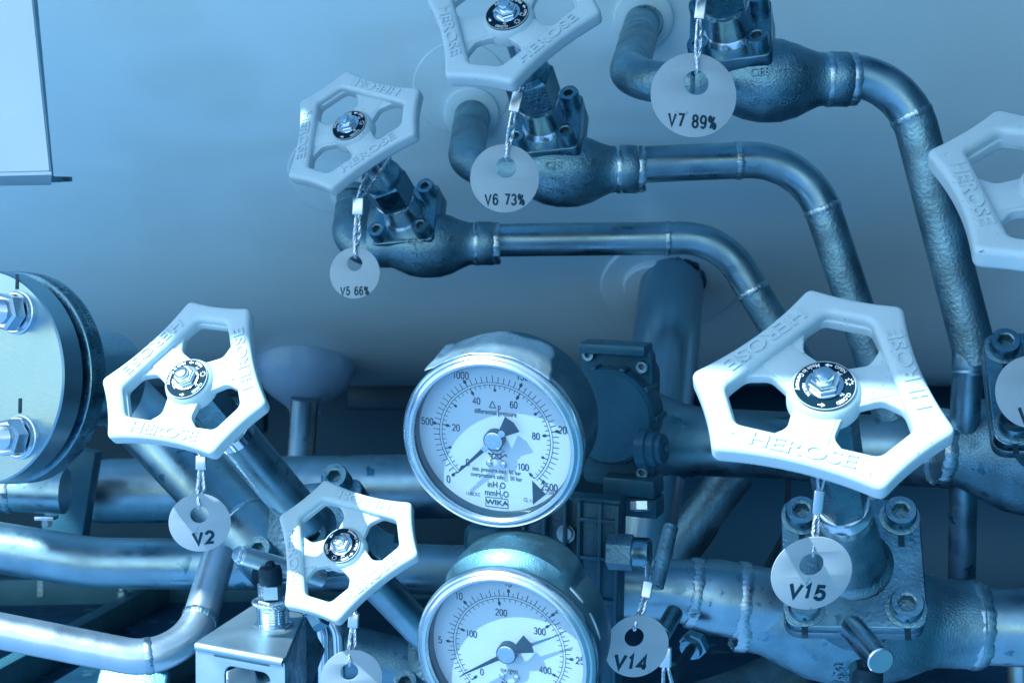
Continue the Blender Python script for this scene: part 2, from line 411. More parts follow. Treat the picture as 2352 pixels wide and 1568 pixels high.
# flared drain nozzle under the tank
c, n = on_tank(700, 838); nz = MB()
nz.lathe(Fr(P(702, 840, 1.44),(1,0,0),(0,1,0),(0,0,-1),S(1.44)), [(112,-50),(114,-10),(113,6),(107,30),(94,52),(76,70),(56,84),(44,93),(38,100),(36,112)], 48)
nz.build('drain_nozzle', 'noz', tk)
# cross member and back panels below the tank
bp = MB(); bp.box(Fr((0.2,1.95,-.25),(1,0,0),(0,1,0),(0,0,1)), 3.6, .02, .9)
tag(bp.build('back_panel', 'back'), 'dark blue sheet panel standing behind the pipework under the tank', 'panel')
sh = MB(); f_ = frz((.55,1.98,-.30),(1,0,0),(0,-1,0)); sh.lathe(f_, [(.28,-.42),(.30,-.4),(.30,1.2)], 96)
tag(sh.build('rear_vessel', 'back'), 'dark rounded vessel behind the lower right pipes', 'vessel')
bx = MB(); bx.box(Fr(P(560,950,1.55),(1,0,0),(0,1,0),(0,0,1),S(1.55)), 105, 60, 90, 8)
tag(bx.build('junction_box', 'black'), 'small black box under the left side of the tank', 'box')
bx = MB(); bx.box(Fr(P(1180,905,1.62),(1,0,0),(0,1,0),(0,0,1),S(1.62)), 760, 60, 70, 6)
tag(bx.build('cross_member', 'black'), 'black steel cross member under the middle of the tank', 'beam')

# ------------------------------------------------------------------ sheet panel, top left
def solid(pts, off, name, m, parent):                # polygon pts pushed back by off
    n = len(pts); pts = [V(p) for p in pts]; q = [p+V(off) for p in pts]
    fs = [tuple(range(n)), tuple(range(2*n-1, n-1, -1))] + [(i, (i+1) % n, (i+1) % n+n, i+n) for i in range(n)]
    return MB().add(pts+q, fs).build(name, m, parent)
D = .92; t = thing('sheet_panel', P(40,200,D), 'pale folded sheet metal panel hanging at the top left', 'panel')
solid([P(-260,-120,D),P(60,-120,D),P(113,392,D),P(-260,402,D)], (.0007,.0022,0), 'face', 'panel', t)
solid([P(60.3,-120,D+.0025),P(75,-120,D+.012),P(124,412,D+.012),P(113.3,392,D+.0025)], (-.002,.001,0), 'side_flange', 'plate', t)
solid([P(-260,404,D),P(118,394,D),P(118,418,D+.03),P(-260,424,D+.03)], (0,.0005,-.002), 'bottom_lip', 'panel', t)
solid([P(118,405,D+.004),P(163,406,D+.02),P(163,416,D+.02),P(118,418,D+.004)], (0,.003,0), 'corner_tab', 'plate', t)

# ------------------------------------------------------------------ pipes
def pipe(name, ctrl, r, rad, label, m='steel', group=None, seg=40, welds=(), cat='pipe', bumps=()):
    pts = dens(fillet(ctrl, rad, 24), .006); t = thing(name, ctrl[0], label, cat, group)
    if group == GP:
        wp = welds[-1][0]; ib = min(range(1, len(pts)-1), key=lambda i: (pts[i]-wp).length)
        MB().tube(pts[:ib+1], r, seg).build('tube', m, t); MB().tube(pts[ib:], r*.995, seg).build('down_tube', 'dull', t)  # duller stock past the weld; dark reflections put into its colour
    else: MB().tube(pts, r, seg).build('tube', m, t)
    for (px, ax, rr, ww) in welds:
        i_ = min(range(1, len(pts)-1), key=lambda i: (pts[i]-px).length)
        weld(MB(), pts[i_], pts[i_+1]-pts[i_-1], rr, ww).build('weld_seam', 'weld', t)
    return t
GP = 'bent outlet pipes from the percentage valves'
def tdir(a, b): return (V(b)-V(a)).normalized()
GP = 'bent outlet pipes from the percentage valves'
Dv5, Dv6, Dv7 = 1.15, 1.06, .965
r5 = 38*S(Dv5)
a = P(1120,552,Dv5); b = P(1655,546,Dv5); c_ = P(1940,1010,Dv5)
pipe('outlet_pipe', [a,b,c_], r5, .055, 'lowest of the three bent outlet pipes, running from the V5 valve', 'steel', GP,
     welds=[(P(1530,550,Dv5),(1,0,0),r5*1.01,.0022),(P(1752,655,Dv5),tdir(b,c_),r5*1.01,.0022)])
r6 = 42*S(Dv6)
a = P(1440,380,Dv6); b = P(1850,362,Dv6); c_ = P(2050,960,Dv6)
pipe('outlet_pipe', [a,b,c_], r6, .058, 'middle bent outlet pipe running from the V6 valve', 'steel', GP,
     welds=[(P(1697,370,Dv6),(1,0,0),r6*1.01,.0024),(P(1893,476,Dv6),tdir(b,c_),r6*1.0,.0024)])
r7 = 49*S(Dv7)
a = P(1920,172,Dv7); b = P(2075,178,Dv7); c_ = P(2245,835,Dv7)
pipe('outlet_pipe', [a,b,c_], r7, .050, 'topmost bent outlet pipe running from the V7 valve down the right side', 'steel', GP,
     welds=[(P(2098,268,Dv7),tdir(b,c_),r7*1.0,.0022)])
t = pipe('riser_pipe', [P(2228,800,Dv7+.005),P(2214,960,Dv7+.02),P(2208,1390,Dv7+.15)], 35*S(Dv7), .2, 'thin vertical pipe joined under the longest outlet pipe at right', 'steel')
MB().lathe(frz(P(2228,800,Dv7), V((-.02,.0,-1)), k=S(Dv7)), [(30,0),(40,4),(40,42),(36,50),(38,56),(34,62)], 40).build('socket', 'steel', t)

# inlet elbows from the tank
def elbow(p1, p2, p3, r, label):
    q, n = on_tank(*p1); q = q-n*.004
    ctrl = [q, P(*p2), P(*p3)]
    t = thing('inlet_elbow', q, label, 'elbow', 'short elbows between the tank and the percentage valves')
    pts = fillet(ctrl, .034, 20); MB().tube(dens(pts,.004), r, 40).build('tube', 'dull', t)
    weld(MB(), q+n*.016, tdir(ctrl[0],ctrl[1]), r*1.0, .0018, 22).build('weld_seam', 'dull', t)
    q2 = ctrl[0].lerp(ctrl[1], .35); weld(MB(), q2, tdir(ctrl[0],ctrl[1]), r*1.0, .0014, 16).build('weld_seam', 'dull', t)
elbow((815,440), (795,575,Dv5+.01), (960,575,Dv5), 40*S(Dv5), 'dull curved elbow between the tank and the V5 valve')
elbow((1085,262), (1068,385,Dv6+.01), (1250,400,Dv6), 44*S(Dv6), 'dull curved elbow between the tank and the V6 valve')
elbow((1478,48), (1440,185,Dv7+.02), (1680,200,Dv7), 48*S(Dv7), 'dull curved elbow between the tank and the V7 valve')

# thick pipe from the pad, with the header branching off
Db = 1.16; k = S(Db)
t = thing('tee_pipe', P(1535,690,Db), 'thick steel pipe dropping from the round tank pad and branching right', 'pipe')
q, n = on_tank(1545, 640)
pts = dens(fillet([q-n*.002, P(1532,760,1.22), P(1500,1040,Db), P(1440,1420,Db)], [.1,.1]), .01)
MB().tube(pts, 78*S(1.2), 56).build('down_pipe', 'flange', t)
hp = [P(1490,1010,Db),P(1600,1014,Db),P(1700,1018,Db),P(1900,1028,Db),P(2140,1036,1.10),P(2200,1040,1.08)]
hp = dens(hp,.008)
MB().tube(hp, [ (78+44*max(0,1-(p.x-hp[0].x)/(150*k))**2.0)*k for p in hp], 56).build('header_pipe', 'steel', t)
cb = MB()
cb.lathe(frz(q-n*.002, tdir(q, P(1532,760,1.22)), k=S(1.22)), [(70,0),(80,4),(80.6,16),(79.5,34),(78,40)], 96, (False,False), fn=lambda a,h,r: (2.2*math.sin(a*9)+1.6*math.sin(a*17+1)) if h>10 else 0).build('burnt_weld', 'rust', t)
# front lower pipe row (left of V15) 
Dl = .93
t = thing('lower_pipe', P(1450,1350,Dl), 'steel pipe with bright weld rings running into the V15 valve', 'pipe')
hp = dens([P(1380,1342,Dl),P(1585,1358,Dl),P(1600,1362,Dl),P(1830,1402,Dl)],.006)
def rr_(p):
    x = 1176+p.x*FPX/p.y; return (72+14*min(1,max(0,(x-1560)/80)))*S(Dl)
MB().tube(hp, [rr_(p) for p in hp], 56).build('tube', 'steel', t)
for x,y,rr in ((1592,1360,78),(1700,1378,87)):
    weld(MB(), P(x,y,Dl), (1,0,-.15), rr*S(Dl), .0034, 40).build('weld_seam', 'weld', t)
# left pipes
Dp = 1.22
t = thing('capped_pipe', P(200,1130,Dp), 'dark thick pipe with a rounded end, lying behind the V2 tag', 'pipe')
ms = MB(); f_ = frz(P(186,1128,Dp), V((1,0,.015)), k=S(Dp))
ms.lathe(f_, [(8,0),(42,4),(62,16),(72,36),(74,60),(74,900)], 56); ms.build('tube', 'steel', t)
Dq = 1.02
t = pipe('kinked_pipe', [P(-200,1225,Dq),P(215,1292,Dq),P(620,1296,Dq),P(1300,1316,Dq+.03)], 58*S(Dq), [.14,.2], 'long pale steel pipe with a gentle kink, crossing below the V2 tag', 'steel', seg=48)
Dr = .90
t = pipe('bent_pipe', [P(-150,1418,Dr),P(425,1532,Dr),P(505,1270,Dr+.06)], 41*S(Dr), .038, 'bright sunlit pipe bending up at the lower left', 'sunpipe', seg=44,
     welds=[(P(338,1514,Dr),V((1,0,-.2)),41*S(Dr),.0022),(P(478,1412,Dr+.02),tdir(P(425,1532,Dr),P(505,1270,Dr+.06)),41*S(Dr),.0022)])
t = pipe('stub_pipe', [P(-120,1118,1.10),P(150,1128,1.10)], 52*S(1.10), .1, 'short pale pipe under the big bolted flange', 'steel', welds=[(P(28,1122,1.10),V((1,0,0)),53*S(1.1),.003)])
t = pipe('drain_pipe', [P(700,915,1.40),P(684,1150,1.42)], 32*S(1.4), .1, 'small vertical pipe below the flared drain nozzle', 'steel')
# fat diagonal body of V2 valve comes later; the slim diagonal dark pipes at right
t = pipe('slanted_pipe', [P(1690,1080,1.28),P(1500,1330,1.28)], 48*S(1.28), .1, 'dark slanting pipe behind the tee pipe', 'dull')
for i,(pp,lb) in enumerate((([P(1812,1100,1.5),P(1806,1220,1.5),P(1720,1380,1.5)], 'thin dark bent conduit nearer the V15 valve'),([P(1665,1150,1.45),P(1640,1225,1.45),P(1520,1380,1.45)], 'thin dark bent conduit beside the slanting pipe'))):
    mb = MB(); mb.tube(fillet(pp,.05), 7*S(1.5), 14)
    tag(mb.build('conduit','rubber'), lb, 'conduit')
mb = MB(); mb.tube([P(1900,1100,1.3),P(1895,1500,1.3)], 22*S(1.3), 24); tag(mb.build('thin_pipe','steel'), 'thin upright pipe behind the V15 handwheel', 'pipe')
mb = MB(); mb.tube([P(2005,1100,1.3),P(2000,1500,1.3)], 24*S(1.3), 24); tag(mb.build('thin_pipe','steel'), 'thin upright pipe behind the V15 bonnet, right one of two', 'pipe')
mb = MB(); mb.tube([P(1960,1480,1.25),P(1700,1600,1.15),P(1400,1700,1.1)], 60*S(1.2), 32); tag(mb.build('low_pipe','dull'), 'dark pipe slanting away below the V14 tag', 'pipe')
mb = MB(); mb.tube([P(1975,1480,1.2),P(1975,1800,1.2)], 30*S(1.2), 24); tag(mb.build('thin_pipe','steel'), 'upright pipe end at the bottom edge under the V15 valve', 'pipe')
mb = MB(); mb.tube([P(2342,1480,1.1),P(2342,1800,1.1)], 30*S(1.1), 24); tag(mb.build('thin_pipe','steel'), 'upright pipe end in the bottom right corner', 'pipe')

# ------------------------------------------------------------------ skid beams on the base plate
def beam(a, b, wd, h, label, m='beam'):
    a = V(a); b = V(b); d = (b-a); L = d.length; d.normalize(); y = V((0,0,1)).cross(d)
    mb = MB(); mb.box(Fr((a+b)/2, d, y, V((0,0,1))), L, wd, h, .001)
    tag(mb.build('skid_beam', m), label, 'beam', 'steel beams of the skid base')
beam((-.445,1.0,-.285),(-.385,1.85,-.285), .016, .028, 'dark diagonal skid beam crossing the lower left corner')
beam((-.75,1.62,-.285),(.1,1.70,-.285), .05, .03, 'rear skid beam along the back of the base plate')
beam((-.33,1.02,-.29),(-.24,1.7,-.29), .02, .02, 'skid beam running back beside the bracket, right of the diagonal one')
for i,(px,py,DD) in enumerate(((96,1352,1.62),(281,1380,1.52))):
    c = P(px,py,DD); mb = MB(); f_ = Fr(V((c.x,c.y,-.27)),(1,0,0),(0,1,0),(0,0,1),S(DD))
    hexnut(mb, f_, 13, -40, 8); mb.lathe(f_, [(8,8),(8,22),(6,25)], 16)
    tag(mb.build('anchor_bolt','dull'), ('upright anchor bolt on the base plate at far left','upright anchor bolt on the base plate beside the diagonal beam')[i], 'bolt')
# pipe clamp
t = thing('pipe_clamp', P(150,1150,1.16), 'dark square pipe clamp with a small nut under the big flange', 'clamp')
MB().box(frz(P(165,1135,1.16),(0,-1,0),(1,0,-.0),S(1.16)).rot(R(-9)), 95, 215, 60, 5).build('block', 'beam', t)
mb = MB(); f_ = Fr(P(107,1192,1.11),(1,0,0),(0,1,0),(0,0,-1),S(1.11)); mb.box(f_.at(0,0,-4), 44,40,9,2); hexnut(mb, f_, 13, 0, 16); mb.build('nut','brush',t)

# ------------------------------------------------------------------ handwheel
def handwheel(f, parent, T=.20, disc_rot=0.):
    a = .40; co = [V((1,-a)), V((1,a))]; pts = []; bl = []
    for k_ in range(3):
        m = Matrix.Rotation(k_*2*PI/3, 2)
        for c in co: pts.append(m @ c)
        bl += [.035, .075]
    outer = rpoly(pts, .075, bl, 14, 6)
    def inner(dc, dl, r):
        q = []
        y = (dl-.5*dc)/math.sin(PI/3)
        for k_ in range(3):
            m = Matrix.Rotation(k_*2*PI/3, 2)
            for c in (V((dc,-y)), V((dc,y))): q.append(m @ c)
        return rpoly(q, r, 0, 4, 6)
    mb = MB()
    g = flat([outer, inner(.765, .545, .06)], T/2, .055, 5); mb.geo(g, f.pt)
    hs = []
    for k_ in range(3):
        m = Matrix.Rotation(k_*2*PI/3, 2)
        hs.append([tuple(m @ V(p)) for p in rpoly([(.745,-.20),(.745,.20),(.56,.315),(.37,.27),(.275,.08),(.275,-.08),(.37,-.27),(.56,-.315)], .05, 0, 3, 4)])
    g = flat([inner(.80,.60,.03)]+hs, .05, .018, 3); mb.geo(g, lambda x,y,z: f.pt(x,y,z-.045))
    mb.lathe(f, [(.22,-.16),(.30,-.12),(.30,-.02),(.275,.055),(.255,.075)], 64)
    for k_ in range(3):                               # ribs along the spokes
        d = f.rot(PI/3+k_*2*PI/3)
        mb.box(d.at(.40,0,-.015), .34, .34, .07, .03)
    o = mb.build('handwheel', 'wheel', parent)
    for k_ in range(3):
        lb = MB(); d = f.rot(PI/3+k_*2*PI/3)
        # letters stand with their tops towards the hub
        lb.geo(text('HEROSE', .02, .3, 'CENTER', 1.), lambda x,y,z: d.pt(.675-y*.125, x*.150*1.12, T/2+z*.05))
        lb.build('raised_lettering', 'wheel', o, sharp=60)
    db = MB(); db.lathe(f, [(.245,.07),(.245,.092),(.238,.098)], 64); db.build('name_disc', 'disc', o)
    rg = MB(); rg.torus(f.at(0,0,.094), .243, .006, 64, 6); rg.build('disc_rim', 'tag', o)
    fd = f.rot(disc_rot); pr = MB()
    def arc(s, r, a0, hgt, inward):
        g = text(s, .012, .02, 'LEFT', .9)
        for p in (0,): 
            if inward: pr.geo(g, lambda x,y,z: fd.pt((r-y*hgt)*math.cos(a0+x*hgt/r), (r-y*hgt)*math.sin(a0+x*hgt/r), .1005+z*.05))
            else: pr.geo(g, lambda x,y,z: fd.pt((r+y*hgt)*math.cos(a0-x*hgt/r), (r+y*hgt)*math.sin(a0-x*hgt/r), .1005+z*.05))
    arc('Made in Germany', .208, R(25), .038, True)
    arc('HEROSE', .160, R(100), .030, True)
    arc('OPEN', .208, R(-8), .032, False); arc('CLOSED', .208, R(-98), .032, False)
    arc('Auf', .165, R(-20), .026, False); arc('Zu', .165, R(-105), .026, False)
    for s_a in (R(6), R(188)):
        q = fd.rot(s_a); pr.add([q.pt(.205+x,y,.1015) for x,y in ((-.006,-.03),(.006,-.03),(.006,.0),(.02,.0),(0,.03),(-.02,.0),(-.006,.0))], [(0,1,2,6),(3,4,5)])
    q = fd.rot(R(-65)).at(.195,0,.1015)
    for i in range(8):
        aa = 2*PI*i/8; pr.add([q.pt(.026*math.cos(aa-.25),.026*math.sin(aa-.25)),q.pt(.04*math.cos(aa),.04*math.sin(aa)),q.pt(.026*math.cos(aa+.25),.026*math.sin(aa+.25)),q.pt(.018*math.cos(aa),.018*math.sin(aa))],[(0,1,2,3)])
    pr.build('disc_lettering', 'discw', o)
    nb = MB(); nb.lathe(f, [(.15,.099),(.15,.115),(.12,.118)], 40)
    hexnut(nb, f, .125, .118, .20, .3); nb.lathe(f, [(.075,.20),(.075,.235),(.06,.255),(.03,.262)], 24)
    nb.build('hub_nut', 'chrome', o)
    return o

# ------------------------------------------------------------------ valves with square bonnet (V5, V6, V7)
def prof_r(prof, h):
    for (r0,h0),(r1,h1) in zip(prof, prof[1:]):
        if h0 <= h <= h1 and h1 > h0: return r0+(r1-r0)*(h-h0)/(h1-h0)
    return prof[-1][0]
GV = 'cast globe valves with pale three-cornered handwheels'
def valve_a(fc, Dd, wheel, label, body_px, drot, k0=1.0):
    # fc: bonnet centre px, wheel: frame of the wheel
    k = S(1.07)*k0; c = P(*fc, Dd)
    t = thing('globe_valve', c, label, 'valve', GV)
    n = (wheel.o-c).normalized(); f = frz(c, n, (1,-.22,.03), k)
    handwheel(wheel, t, .2, drot)
    # bonnet plates
    g = flat([rsq(80,80,14)], 17, 3, 3); MB().geo(g, lambda x,y,z: f.pt(x,y,z-18)).build('bonnet', 'plate', t)
    g = flat([rsq(80,80,16)], 15, 3, 3); fb = MB().geo(g, lambda x,y,z: f.pt(x,y,z-53)); lp = fb.build('body_flange', 'cast', t)
    lt = MB(); fy = Fr(f.pt(0,-80,-53), f.x, f.z, -f.y, k)
    lt.geo(text('4772', .01, .3), lambda x,y,z: fy.pt(x*15-8, y*15, z*1.5)); lt.torus(fy.at(50,0,0), 13, 1.6, 30, 6)
    lt.geo(text('SA', .01, .3), lambda x,y,z: fy.pt(x*10+50, y*10, z*1.5)); lt.build('raised_lettering', 'cast', lp)
    for sx in (-1,1):
        for sy in (-1,1): caphead(f.at(56*sx,56*sy,-1), 22, 34, t)
    # gland: cylinder, hex nut, stem
    L = (wheel.o-c).length/k
    gb = MB(); gb.lathe(f, [(54,-2),(50,6),(46,10),(46,62),(49,68),(49,76),(44,78)], 48); gb.build('neck', 'brush', t)
    hb = MB(); hexnut(hb, f, 56, 78, 160, .2, .3); hb.lathe(f, [(50,160),(46,172)], 40); hb.build('gland_nut', 'plate', t)
    sb = MB(); sb.lathe(f, [(24,150),(24,L-8)], 32); sb.build('stem', 'brush', t)
    # body on the pipe axis
    cb = P(*body_px, Dd+.012); fx = Fr(cb, V((0,-1,0)), V((0,0,1)), V((1,0,0)), k)
    fx = frz(cb, V((1,0,.02)), V((0,-1,0)), k)
    pf = [(44,-150),(50,-140),(50,-100),(60,-80),(74,-50),(82,-20),(83,0),(81,25),(72,55),(60,80),(53,98),(51,118),(54,122),(54,156),(49,164),(44,172)]
    pr2 = []
    for i,(r,h) in enumerate(pf): pr2.append((r,h))
    bb = MB(); bb.lathe(fx, pr2, 64, fn=lambda a,h,r: 1.2*math.sin(3*a+h*.05))
    # neck rising to the flange
    ax = (f.pt(0,0,-66)-cb); bb.tube([cb+ax*.05, cb+ax*.6, f.pt(0,0,-66)], [70*k, 62*k, 70*k], 48)
    bo = bb.build('body', 'cast', t, sharp=50)
    weld(MB(), fx.pt(0,0,166), fx.z, 50*k, 9*k, 26).build('weld_seam', 'weld', t); weld(MB(), fx.pt(0,0,119), fx.z, 52*k, 7*k, 20).build('weld_seam', 'weld', t)
    lt = MB()
    def onb(s, h0, a0, sz, ext=.9):
        lt.geo(text(s, .012, .3, 'LEFT'), lambda x,y,z: (lambda hh, aa: (lambda rr: fx.pt(rr*math.cos(aa), rr*math.sin(aa), hh))(prof_r(pf,hh)+2.0+z*6))(h0+x*sz, -(a0+y*sz/83)))
    onb('CF8', -50, R(2), 16); onb('1.4308', 0, R(6), 17)
    onb('M K Z', -40, R(-22), 13); onb('PN', 30, R(-20), 15); onb('50', 34, R(-35), 13); onb('X15C 14254', -40, R(-40), 10)
    lt.build('cast_lettering', 'cast', bo, sharp=60)
    return t, f
wf5 = corners_frame([(747,205),(716,427),(963,262)], 1.02)
wf6 = corners_frame([(1036,-38),(1104,188),(1366,-12)], .95)
wf7 = corners_frame([(1500,-300),(1560,-75),(1800,-240)], .86)
for w_ in (wf5,wf6,wf7): print('wheel', [round(v,2) for v in w_.z], round(w_.k*1000,1))
valve_a((930,492), Dv5-.035, wf5, 'globe valve carrying the V5 tag, lowest of the three on the tank', (985,562), R(-60), .98)
valve_a((1252,285), Dv6-.03, wf6, 'globe valve carrying the V6 tag, in the middle on the tank', (1300,392), R(-120))
valve_a((1676,72), Dv7-.03, wf7, 'globe valve carrying the V7 tag, highest at the top edge', (1765,186), R(-60), 1.03)

# ------------------------------------------------------------------ big bolted valves (V15 and the one at the right edge)
def valve_b(fc, Dd, wheel, label, body_px, Db, drot, right_len=420, slope=-.05, peg=True, marks=True, kb=1.):
    k = S(.84)*kb; c = P(*fc, Dd); t = thing('globe_valve', c, label, 'valve', GV)
    n = V((-.16,-.84,.52)); f = frz(c, n, (1,-.08,-.04), k)
    handwheel(wheel, t, .2, drot)
    g = flat([rsq(158,158,38)], 19, 4, 4); MB().geo(g, lambda x,y,z: f.pt(x,y,z-19)).build('bonnet', 'plate', t)
    g = flat([rsq(158,158,42)], 17, 4, 4); MB().geo(g, lambda x,y,z: f.pt(x,y,z-58)).build('body_flange', 'cast', t)
    for i,(sx,sy) in enumerate(((-1,-1),(1,-1),(1,1),(-1,1))):
        q = f.at(112*sx,112*sy,0); 
        wb = MB(); wb.lathe(q, [(46,-1),(46,4),(42,5)], 32); 
        s_ = caphead(q.at(0,0,4), 37, 38, t); wb.build('washer', 'dull', s_)
        if marks:                                     # tally mark of the fitter on the plate
            mk = MB(); mk.box(q.at(0,-56,.8), 14, 34, 1.2); mk.build('paint_mark', 'ink', t)
    L = (wheel.o-c).length/k; ax = (wheel.o-c).normalized(); fa = frz(c, ax, (1,0,0), k)
    nb = MB(); nb.lathe(fa, [(92,-6),(86,2),(80,8),(76,16),(66,150),(62,190),(58,205)], 56); nb.build('neck', 'cast', t)
    gb = MB(); gb.lathe(fa, [(58,203),(60,208),(60,240),(54,246),(52,262),(56,264),(56,274),(50,276)], 48); gb.build('gland_ring', 'brush', t)
    hb = MB(); hexnut(hb, fa, 58, 276, L-40, .15, .2); hb.build('gland_nut', 'plate', t)
    sb = MB(); sb.lathe(fa, [(26,L-60),(26,L-6)], 32); sb.build('stem', 'brush', t)
    cb = P(*body_px, Db); kk = S(Db); fx = frz(cb, V((1,0,slope)), V((0,-1,0)), kk)
    pf = [(84,-262),(92,-215),(112,-170),(138,-110),(150,-50),(152,0),(146,60),(130,115),(110,160),(102,185),(100,270),(104,274)]
    bb = MB(); bb.lathe(fx, pf, 72, fn=lambda a,h,r: 1.0*math.sin(3*a+h*.03))
    bb.tube([cb, f.pt(0,0,-40)], [110*kk,110*k], 48)
    bo = bb.build('body', 'cast', t, sharp=50)
    weld(MB(), fx.pt(0,0,278), fx.z, 97*kk, 17*kk, 30).build('weld_seam', 'weld', t); weld(MB(), fx.pt(0,0,-260), fx.z, 86*kk, 15*kk, 30).build('weld_seam', 'weld', t)
    ob = MB(); ob.lathe(fx, [(88,280),(90,284),(90,right_len+200)], 56); ob.build('outlet_tube', 'steel', t)
    lt = MB()
    def onb(s, h0, a0, sz):
        lt.geo(text(s, .012, .3, 'LEFT'), lambda x,y,z: (lambda hh, aa: (lambda rr: fx.pt(rr*math.cos(aa), rr*math.sin(aa), hh))(prof_r(pf,hh)+2.0+z*6))(h0+x*sz, -(a0+y*sz/150)))
    onb('G CF8', -70, R(-36), 22); onb('1081 1.4', -70, R(-48), 20); onb('PN 50', -60, R(-60), 20)
    lt.build('cast_lettering', 'cast', bo, sharp=60)
    if peg:
        pb = MB(); a0 = P(1948,1432,Dd-.01); b0 = P(2024,1518,Dd-.055); fp = frz(a0, b0-a0, (1,0,0), S(Dd)); LL = (b0-a0).length/S(Dd)
        pb.lathe(fp, [(30,-20),(30,LL-3),(27,LL)], 40); pb.build('stop_peg', 'brush', t)
    return t, f
wf15 = corners_frame([(1967,686),(1616,957),(2097,1062)], .70)
wfr = corners_frame([(2705,384),(2206,306),(2372,604)], .76)
for w_ in (wf15,wfr): print('wheel', [round(v,2) for v in w_.z], round(w_.k*1000,1))
valve_b((1958,1290), .84, wf15, 'large bolted valve carrying the V15 tag, with a stop peg', (1960,1420), .935, 0)
valve_b((2425,888), .90, wfr, 'large bolted valve cut off by the right edge of the picture', (2420,1040), 1.01, 0, peg=False)

# ------------------------------------------------------------------ long-necked valves (V2 and the small one below it)
def valve_c(wheel, plate_px, Dd, label, drot, cap_at, tr, body_dir, bolts, br, bl0, bl1, ps, kb=1., tr_=1.):
    c = P(*plate_px, Dd); k = S(.90)*kb; t = thing('globe_valve', wheel.o+(c-wheel.o)*.5, label, 'valve', GV)
    ax = (wheel.o-c).normalized(); L = (wheel.o-c).length/k; f = frz(c, ax, (1,0,0), k)
    handwheel(wheel, t, .2, drot)
    cc = L-cap_at
    MB().lathe(f, [(tr*1.5,-10),(tr*1.15,6),(tr,16),(tr,cc-48)], 48).build('neck_tube', 'steel', t)
    MB().lathe(f, [(tr*1.0,cc-50),(tr*1.07,cc-46),(tr*1.07,cc-16),(tr*.98,cc-13),(tr*.98,cc-8),(tr*1.04,cc-5),(tr*1.02,cc),(tr*.7,cc+2)], 48).build('neck_cap', 'chrome', t)
    hb = MB(); hexnut(hb, f, tr*.98, cc+1, L-28, .1, .4); hb.build('gland_nut', 'plate', t)
    MB().lathe(f, [(20,cc+30),(20,L-6)], 24).build('stem', 'brush', t)
    g = flat([rsq(ps,ps,30)], 18, 4, 3); MB().geo(g, lambda x,y,z: f.pt(x,y,z-18)).build('bonnet', 'plate', t)
    g = flat([rsq(ps,ps,32)], 14, 3, 3); MB().geo(g, lambda x,y,z: f.pt(x,y,z-52)).build('body_flange', 'cast', t)
    for sx,sy in bolts: caphead(f.at(sx,sy,0), 34, 44, t)
    bb = MB(); fb = frz(f.pt(0,0,-120), body_dir, (0,-1,0), k)
    bb.lathe(fb, [(br*.62,bl0),(br*.66,bl0+40),(br*.8,-90),(br,-40),(br*1.03,0),(br,50),(br*.75,110),(br*.66,bl1-20),(br*.62,bl1)], 56); bb.tube([fb.o, f.pt(0,0,-60)], [br*.8*k, br*.8*k], 40)
    bb.build('body', 'cast', t, sharp=50)
    return t, f
wf2 = corners_frame([(510,702),(250,945),(550,990)], .775)
wfs = corners_frame([(694,1144),(720,1410),(955,1221)], .80)
for w_ in (wf2,wfs): print('wheel', [round(v,2) for v in w_.z], round(w_.k*1000,1))
tv2, f2 = valve_c(wf2, (718,1210), .935, 'long-necked valve carrying the V2 tag, with a sunlit handwheel', R(0), 165, 47, V((.95,.1,-.2)), [(-118,-62),(60,108),(20,-40)], 95, -150, 150, 118)
tv3, f3 = valve_c(wfs, (1035,1520), .93, 'small long-necked valve between the bracket and the round gauges', R(180), 100, 40, V((.95,.05,-.3)), [(-105,-55),(70,90),(95,-60)], 90, -150, 160, 118, .95)
t = pipe('diagonal_pipe', [P(170,800,1.14),P(640,1290,1.0)], 74*S(1.03), .1, 'thick diagonal pipe behind the V2 handwheel', 'steel', seg=48, welds=[(P(560,1206,1.022),tdir(P(170,800,1.14),P(640,1290,1.0)),74*S(1.03),.0015)])
# second casting under the small valve
t = pipe('foot_pipe', [P(740,1480,1.0),P(1050,1560,1.0)], 60*S(1.0), .1, 'pale cast pipe at the bottom edge behind the blank tag', 'cast', seg=48)
# side lever rod of the V2 valve
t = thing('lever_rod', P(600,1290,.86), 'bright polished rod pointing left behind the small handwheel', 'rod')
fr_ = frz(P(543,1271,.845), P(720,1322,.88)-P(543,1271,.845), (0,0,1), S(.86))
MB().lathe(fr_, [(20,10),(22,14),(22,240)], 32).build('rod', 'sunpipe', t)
mb = MB(); hexnut(mb, fr_, 19, -2, 12, .4); mb.build('end_nut', 'chrome', t)

# ------------------------------------------------------------------ blind flange, left edge
D = .90; k = S(D); n = V((-.44,-.90,.03)).normalized()
t = thing('blind_flange', P(-42,866,D), 'big round bolted steel flange cut off by the left edge', 'flange')
f = frz(P(-42,866,D), n, (1,-.48,0), k)
MB().lathe(f, [(245,-62),(247,-60),(247,-4),(243,0)], 160).build('front_disc', 'flange', t)
MB().lathe(f, [(226,-86),(226,-60)], 120).build('gasket', 'rubber', t)
rd = MB().lathe(f, [(246,-136),(250,-132),(250,-86),(247,-84)], 160).build('rear_disc', 'plate', t)
def rimtext(s, a0, sz, zc, mbx):
    mbx.geo(text(s, .0, .02, 'LEFT', .85), lambda x,y,z: f.pt(250.6*math.cos(a0-x*sz/250), 250.6*math.sin(a0-x*sz/250), zc+y*sz))
lt = MB(); rimtext('FORGED 6  DN 80  LEDGER CODE:03SN05', R(82), 13, -100, lt); rimtext('CAST NO.50T132   MELT 924', R(58), 13, -118, lt); rimtext('1.4307 PN 40 F5', R(8), 13, -108, lt); rimtext('ENGRS 11', R(-32), 12, -108, lt)
lt.build('stamped_lettering', 'etch', rd)
